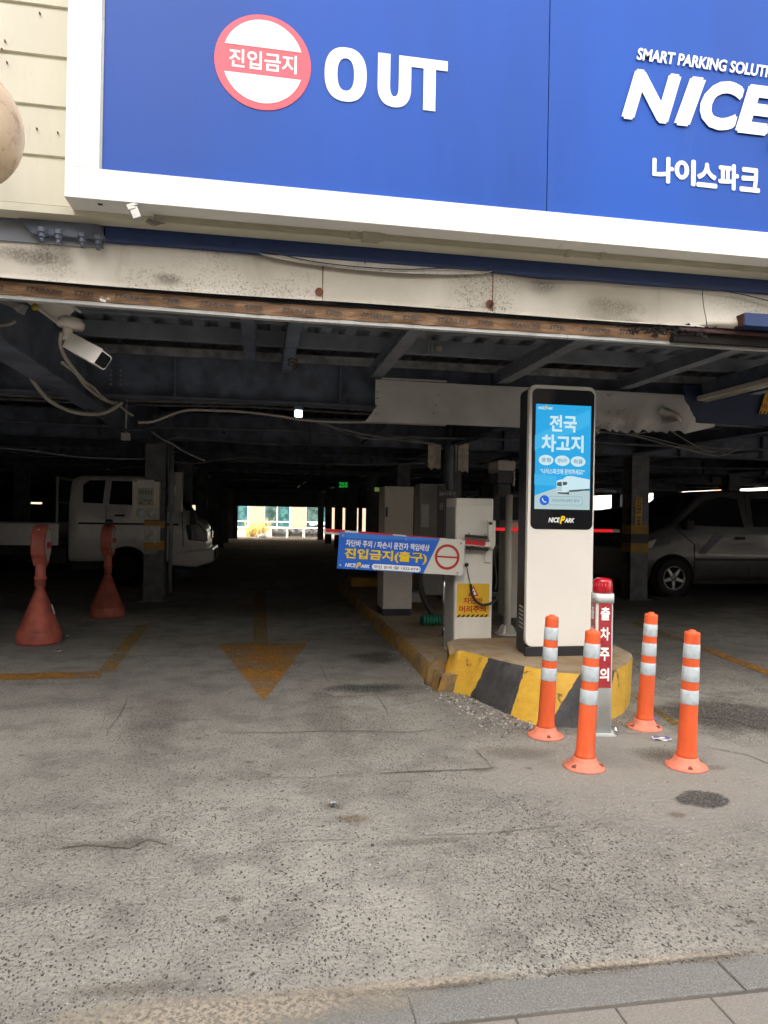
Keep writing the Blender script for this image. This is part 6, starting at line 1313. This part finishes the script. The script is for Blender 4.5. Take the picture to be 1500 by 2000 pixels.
for sx_ in (0,):
    q = MB(); q.box(-4.3, -1.18, -.86, -.83, .74, 1.13); bs = q.build('bed_side', M_CAR, trk, world=False, bevel=.006)
    q = MB(); q.box(-4.3, -1.18, .83, .86, .74, 1.13); q.build('bed_side', M_CAR, trk, world=False, bevel=.006)
    q = MB(); q.box(-4.3, -1.18, -.825, .825, .76, .80); q.build('bed_floor', M_STEEL2, trk, world=False); q = MB(); q.box(-4.33, -4.302, -.86, .86, .74, 1.13); q.build('tailgate', M_CAR, trk, world=False)
    q = MB(); q.box(-4.3, -1.18, -.868, -.861, .90, .92); q.box(-4.3, -1.18, -.868, -.861, 1.10, 1.125); q.build('bed_rib', M_CAR, trk, world=False)
q = MB(); q.box(-1.24, -1.20, -.84, -.80, .8, 1.98); q.box(-1.24, -1.20, .80, .84, .8, 1.98); q.box(-1.24, -1.20, -.79, .79, 1.94, 1.98); q.box(-1.24, -1.20, -.79, .79, 1.50, 1.53); q.build('bed_rack', M_GREYE, trk, world=False)
q = MB(); q.box(-1.45, -1.05, -.84, -.60, .42, .70); q.build('tool_box', M_TRIM, trk, world=False, bevel=.01); q = MB(); q.box(-4.2, -1.1, -.5, .5, .55, .738); q.build('rear_chassis', M_TRIM, trk, world=False)
car_wheel(trk, -3.1, -.72, .30, .2, 1, 6); car_wheel(trk, -3.1, .72, .30, .2, -1, 6)
# --- van at the right, facing left  (built facing +x then turned)
wv = G(1314, 1166); van = thing('passenger_van', 'long silver-white van with a slanted purple decal parked at the right', 'van', (wv.x, wv.y + .9, 0))
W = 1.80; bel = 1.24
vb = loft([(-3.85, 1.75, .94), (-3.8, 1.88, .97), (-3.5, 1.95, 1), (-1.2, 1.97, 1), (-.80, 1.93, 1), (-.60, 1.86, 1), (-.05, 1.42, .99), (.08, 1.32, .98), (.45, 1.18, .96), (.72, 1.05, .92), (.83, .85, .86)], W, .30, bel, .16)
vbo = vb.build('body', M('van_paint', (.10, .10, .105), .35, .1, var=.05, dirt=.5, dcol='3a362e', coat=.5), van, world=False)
Ws = lambda pts: side_pane([(x, z) for x, z in pts], W, bel, .16, 1.97)
def mir(pts): return [(p[0], -p[1], p[2]) for p in pts]
for pts_ in ([(-1.42, 1.28), (-1.36, 1.80), (-1.05, 1.83), (-.70, 1.76), (-.10, 1.31)], [(-2.75, 1.30), (-2.75, 1.82), (-1.62, 1.82), (-1.62, 1.29)], [(-3.65, 1.32), (-3.6, 1.80), (-2.88, 1.82), (-2.88, 1.30)]):
    for f_ in (lambda p: p, mir): q = MB(); q.poly(f_(Ws(pts_))); q.build('window', M_CGLASS, vbo, world=False, recalc=False)
q = MB(); q.poly([(-.575, -.68, 1.83), (-.575, .68, 1.83), (-.06, .76, 1.405), (-.06, -.76, 1.405)]); o_ = q.build('windscreen', M_CGLASS, vbo, world=False, recalc=False); o_.location = (.012, 0, .012)
for s_ in (-1, 1):
    for pts_ in ([(-1.50, 1.9), (-1.52, .42)], [(-.02, 1.25), (-.42, .95), (-.42, .42)], [(-2.82, 1.9), (-2.84, .42)]):
        q = MB(); q.tube([(p[0], s_ * (.905 if p[1] < 1.4 else .79), p[1]) for p in pts_], .006, 5); q.build('door_seam', M_TRIM, vbo, world=False)
    q = MB(); q.box(-1.42, -1.24, min(s_ * .905, s_ * .935), max(s_ * .905, s_ * .935), 1.05, 1.10); q.build('door_handle', M_TRIM, vbo, world=False, bevel=.01)
    q = MB(); q.box(-3.7, -.45, min(s_ * .902, s_ * .912), max(s_ * .902, s_ * .912), .66, .70); q.build('side_moulding', M_TRIM, vbo, world=False)
    q = MB(); y_ = s_ * .908; q.poly([(-.48, y_, .78), (-.62, y_, .78), (-1.02, y_, 1.13), (-.86, y_, 1.19)]); q.build('side_decal', M('purple_decal', (.07, .06, .11), .4), vbo, world=False, recalc=False)
    q = MB(); q.prism([(.30, 1.06), (.66, .96), (.74, .80), (.40, .88)], 'y', min(s_ * .62, s_ * .88), max(s_ * .62, s_ * .88)); q.build('headlight', M('van_lamp', (.35, .36, .38), .1), van, world=False, bevel=.02)
    q = MB(); q.box(-.30, -.14, min(s_ * .92, s_ * 1.08), max(s_ * .92, s_ * 1.08), 1.22, 1.40); q.build('wing_mirror', M_TRIM, van, world=False, bevel=.03)
    q = MB(); q.lathe([(.42, 0), (.42, .30)], (0, 0, 0), 32, T=Matrix.Translation((0, s_ * .893 if s_ > 0 else -.593, .36)) @ Matrix.Rotation(R(90), 4, 'X')); q.build('wheel_arch', M_ARCH, van, world=False); q = MB(); q.lathe([(.42, 0), (.42, .30)], (0, 0, 0), 32, T=Matrix.Translation((-2.8, s_ * .893 if s_ > 0 else -.593, .36)) @ Matrix.Rotation(R(90), 4, 'X')); q.build('wheel_arch', M_ARCH, van, world=False)
    for x_ in (0, -2.8): car_wheel(van, x_, s_ * .84, .345, .2, -s_, 5)
q = MB(); q.box(-3.7, .6, -.72, .72, .22, .31); q.build('chassis', M_TRIM, van, world=False)
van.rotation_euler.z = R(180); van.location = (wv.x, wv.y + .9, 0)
# --- two dark cars further in
def sedan(label, x, y, rz, paint, h=1.62):
    t = thing('parked_car', label, 'car', (x, y, 0), 'dark cars parked deeper in the garage'); W = 1.8; bel = .98
    b = loft([(-3.45, 1.0, .9), (-3.4, 1.1, .95), (-3.2, h - .2, .98), (-2.8, h - .04, 1), (-1.6, h, 1), (-1.15, h - .08, 1), (-.35, 1.05, .99), (.3, .98, .97), (.7, .86, .92), (.83, .70, .86)], W, .28, bel, .22)
    bo = b.build('body', paint, t, world=False)
    for f_ in (lambda p: p, mir):
        for pts_ in ([(-2.0, 1.03), (-1.95, h - .13), (-1.3, h - .16), (-.55, 1.03)], [(-3.1, 1.05), (-2.9, h - .16), (-2.1, h - .13), (-2.1, 1.03)]): q = MB(); q.poly(f_(side_pane(pts_, W, bel, .22, h))); q.build('window', M_CGLASS, bo, world=False, recalc=False)
    q = MB(); q.poly([(-1.12, -.62, h - .1), (-1.12, .62, h - .1), (-.36, .74, 1.065), (-.36, -.74, 1.065)]); o_ = q.build('windscreen', M_CGLASS, bo, world=False, recalc=False); o_.location = (.012, 0, .014)
    for s_ in (-1, 1):
        for x_ in (0, -2.6): car_wheel(t, x_, s_ * .85, .33, .2, -s_, 5)
        q = MB(); q.box(.55, .80, min(s_ * .55, s_ * .80), max(s_ * .55, s_ * .80), .66, .78); q.build('headlight', M('lamp%s%s' % (s_, label[:4]), (.3, .3, .32), .1), t, world=False, bevel=.02)
    t.rotation_euler.z = R(rz); return t
p = G(1150, 1118); sedan('dark car seen through the gap right of the kiosk, behind the red arm', p.x - .3, 17.6, 180, M_CARD, 1.72)
p2 = F(1270, 1000, 21.5); sedan('black car behind the banded column, nose under the bright side opening', p2.x - .6, 21.8, 180, M('black_car_paint', (.015, .016, .02), .25, coat=.7), 1.86)
# ================================================================== YARD BEYOND
def crate(label, px0, px1, Y):
    a, b_, c, d = rectF(px0, px1, 1031.5, 1052, Y); t = thing('covered_pallet', label, 'pallet stack', ((a + b_) / 2, Y, 0), 'black covered stacks in the far yard'); H = d; random.seed(px0)
    q = MB(); q.box(a + .04, b_ - .04, Y + .04, Y + .8, .05, H * .45); q.build('stacked_blocks', M('dark_blocks%d' % px0, (.06, .055, .05), .8, var=.4, vs=12), t)
    for k in range(5):
        for j in range(2): q = MB(); x_ = a + .06 + k * (b_ - a - .1) / 5; q.box(x_, x_ + (b_ - a) / 6, Y, Y + .03, .08 + j * .17, .22 + j * .17); q.build('block', M_RUBBER, t)
    q = MB(); n = 10; vs = []
    for i in range(n + 1):
        x_ = a + (b_ - a) * i / n; zt = H * (.93 + .07 * math.sin(i * 1.1 + px0)); vs += [(x_, Y - .02 - .02 * math.sin(i * 2), H * .42 + random.uniform(-.04, .03)), (x_, Y - .03, zt - .05), (x_, Y + .1, zt), (x_, Y + .8, zt - .03), (x_, Y + .85, H * .4)]
    q._add(vs, [(i * 5 + j, (i + 1) * 5 + j, (i + 1) * 5 + j + 1, i * 5 + j + 1) for i in range(n) for j in range(4)], 0, True); q.build('cover_sheet', M('black_tarpaulin%d' % px0, (.045, .045, .045), .45, var=.4, vs=8), t, recalc=False)
    q = MB()
    for x_ in (a, b_): q.box(x_ - .02, x_ + .02, Y - .06, Y - .02, 0, H + .02)
    q.box(a + .021, b_ - .021, Y - .058, Y - .024, H - .02, H + .01); q.build('frame', M('pale_frame%d' % px0, (.5, .47, .4), .6), t); return t
crate('black covered stack in the far yard, leftmost of three, next to the dry shrub', 530, 560, 40.6); crate('black covered stack in the far yard, middle one of three', 562, 592, 40.6); crate('black covered stack in the far yard with a pale bundle on top, rightmost of three', 595, 627, 40.6)
p = F(620, 1027, 40.8); q = MB(); random.seed(2)
for k in range(5): q.lathe([(.0, -.1), (.2, -.06), (.24, .0), (.16, .1), (0, .14)], (p.x - .28 + k * .15, 40.9 + random.uniform(0, .2), F(620, 1030, 40.6).z + .1 + random.uniform(0, .06)), 10, sx=random.uniform(.6, 1))
tag(q.build('cloth_bundle', M('lavender_cloth', (.55, .56, .75), .8), None, loc=(p.x, 40.9, .6)), 'pale lavender bundle heaped on the rightmost covered stack', 'bundle')
p = G(507, 1056); sh = thing('dry_shrub', 'bare straw-yellow shrub in the sunlit yard beyond the far opening', 'shrub', (F(508, 1050, 40.9).x, 40.9, 0)); q = MB(); q2 = MB(); random.seed(8); bx0 = F(515, 1050, 40.9).x
for i in range(150):
    a = random.uniform(0, 6.3); L = random.uniform(.4, 1.15); s0 = Vector((bx0 - .3 + random.uniform(-.7, .4), 41.0 + random.uniform(-.2, .3), 0)); dr_ = Vector((math.cos(a) * .35 + .1, math.sin(a) * .2, 1)).normalized(); m1 = s0 + dr_ * L * .5; e = s0 + dr_ * L + Vector((random.uniform(-.1, .15), 0, 0)); q.tube([s0, m1, e], .012, 4, r2=.004)
    for j in range(3): t = random.uniform(.4, 1); b0 = s0.lerp(e, t); q2.tube([b0, b0 + Vector((random.uniform(-.15, .15), random.uniform(-.1, .1), random.uniform(0, .18)))], .007, 3)
q.build('stem', M('straw_stem', (.55, .42, .12), .8), sh); tag(q2.build('twigs', M('straw_twig', (.62, .48, .16), .8), sh), kind='stuff')
def quickbox(name, label, cat, px0, px1, py0, py1, Y, mat, dep=.4):
    a, b_, c, d = rectF(px0, px1, py0, py1, Y); q = MB(); q.box(a, b_, Y, Y + dep, max(.006, c), d); q.box(a + (b_ - a) * .48, a + (b_ - a) * .52, Y - .004, Y - .001, max(.01, c) + .02, d - .02, 1)
    return tag(q.build(name, [mat, M_TAPE], None, loc=((a + b_) / 2, Y, max(0, c)), bevel=.01), label, cat)
quickbox('cardboard_box', 'brown cardboard box behind the dry shrub in the far yard', 'box', 490, 508, 1031, 1041, 41.6, M('cardboard', (.36, .20, .09), .8))
quickbox('pale_box', 'low pale carton stack left of the dry shrub in the far yard', 'box', 480, 492, 1036, 1051, 41.3, M('pale_card', (.6, .5, .34), .8))
p = F(512, 1050, 39.8); q = MB(); q.lathe([(.0, 0), (.19, .0), (.23, .08), (.17, .17), (.06, .21), (.08, .25), (0, .25)], (p.x, 39.8, .004), 14, sy=.8); tag(q.build('plastic_bag', M('white_bag', (.75, .75, .75), .4), None, loc=(p.x, 39.8, 0)), 'white plastic bag lying in front of the dry shrub', 'bag')
# shrubs outside the right opening
p = SX(1205, 985, 18.5); sr = thing('green_shrub', 'green shrub glimpsed through the bright opening right of the kiosk', 'shrub', (18.5, p.y, 0)); q = MB(); random.seed(12)
for i in range(500):
    a = random.uniform(0, 6.3); r_ = .75 * random.random() ** .5; c_ = Vector((18.5 + r_ * math.cos(a), p.y + r_ * math.sin(a), .5 + random.uniform(0, 1.25) * (1 - r_ * .5))); v1 = Vector((random.uniform(-1, 1), random.uniform(-1, 1), random.uniform(-1, 1))) * .07; v2 = Vector((random.uniform(-1, 1), random.uniform(-1, 1), random.uniform(-1, 1))) * .05; q.poly([tuple(c_), tuple(c_ + v1), tuple(c_ + v1 + v2), tuple(c_ + v2)])
tag(q.build('foliage', M('leaf_green', (.10, .14, .035), .6), sr, recalc=False), kind='stuff'); q = MB(); q.tube([(18.5, p.y, 0), (18.5, p.y, .9)], .03, 6); q.build('stem', M_CABLED, sr)
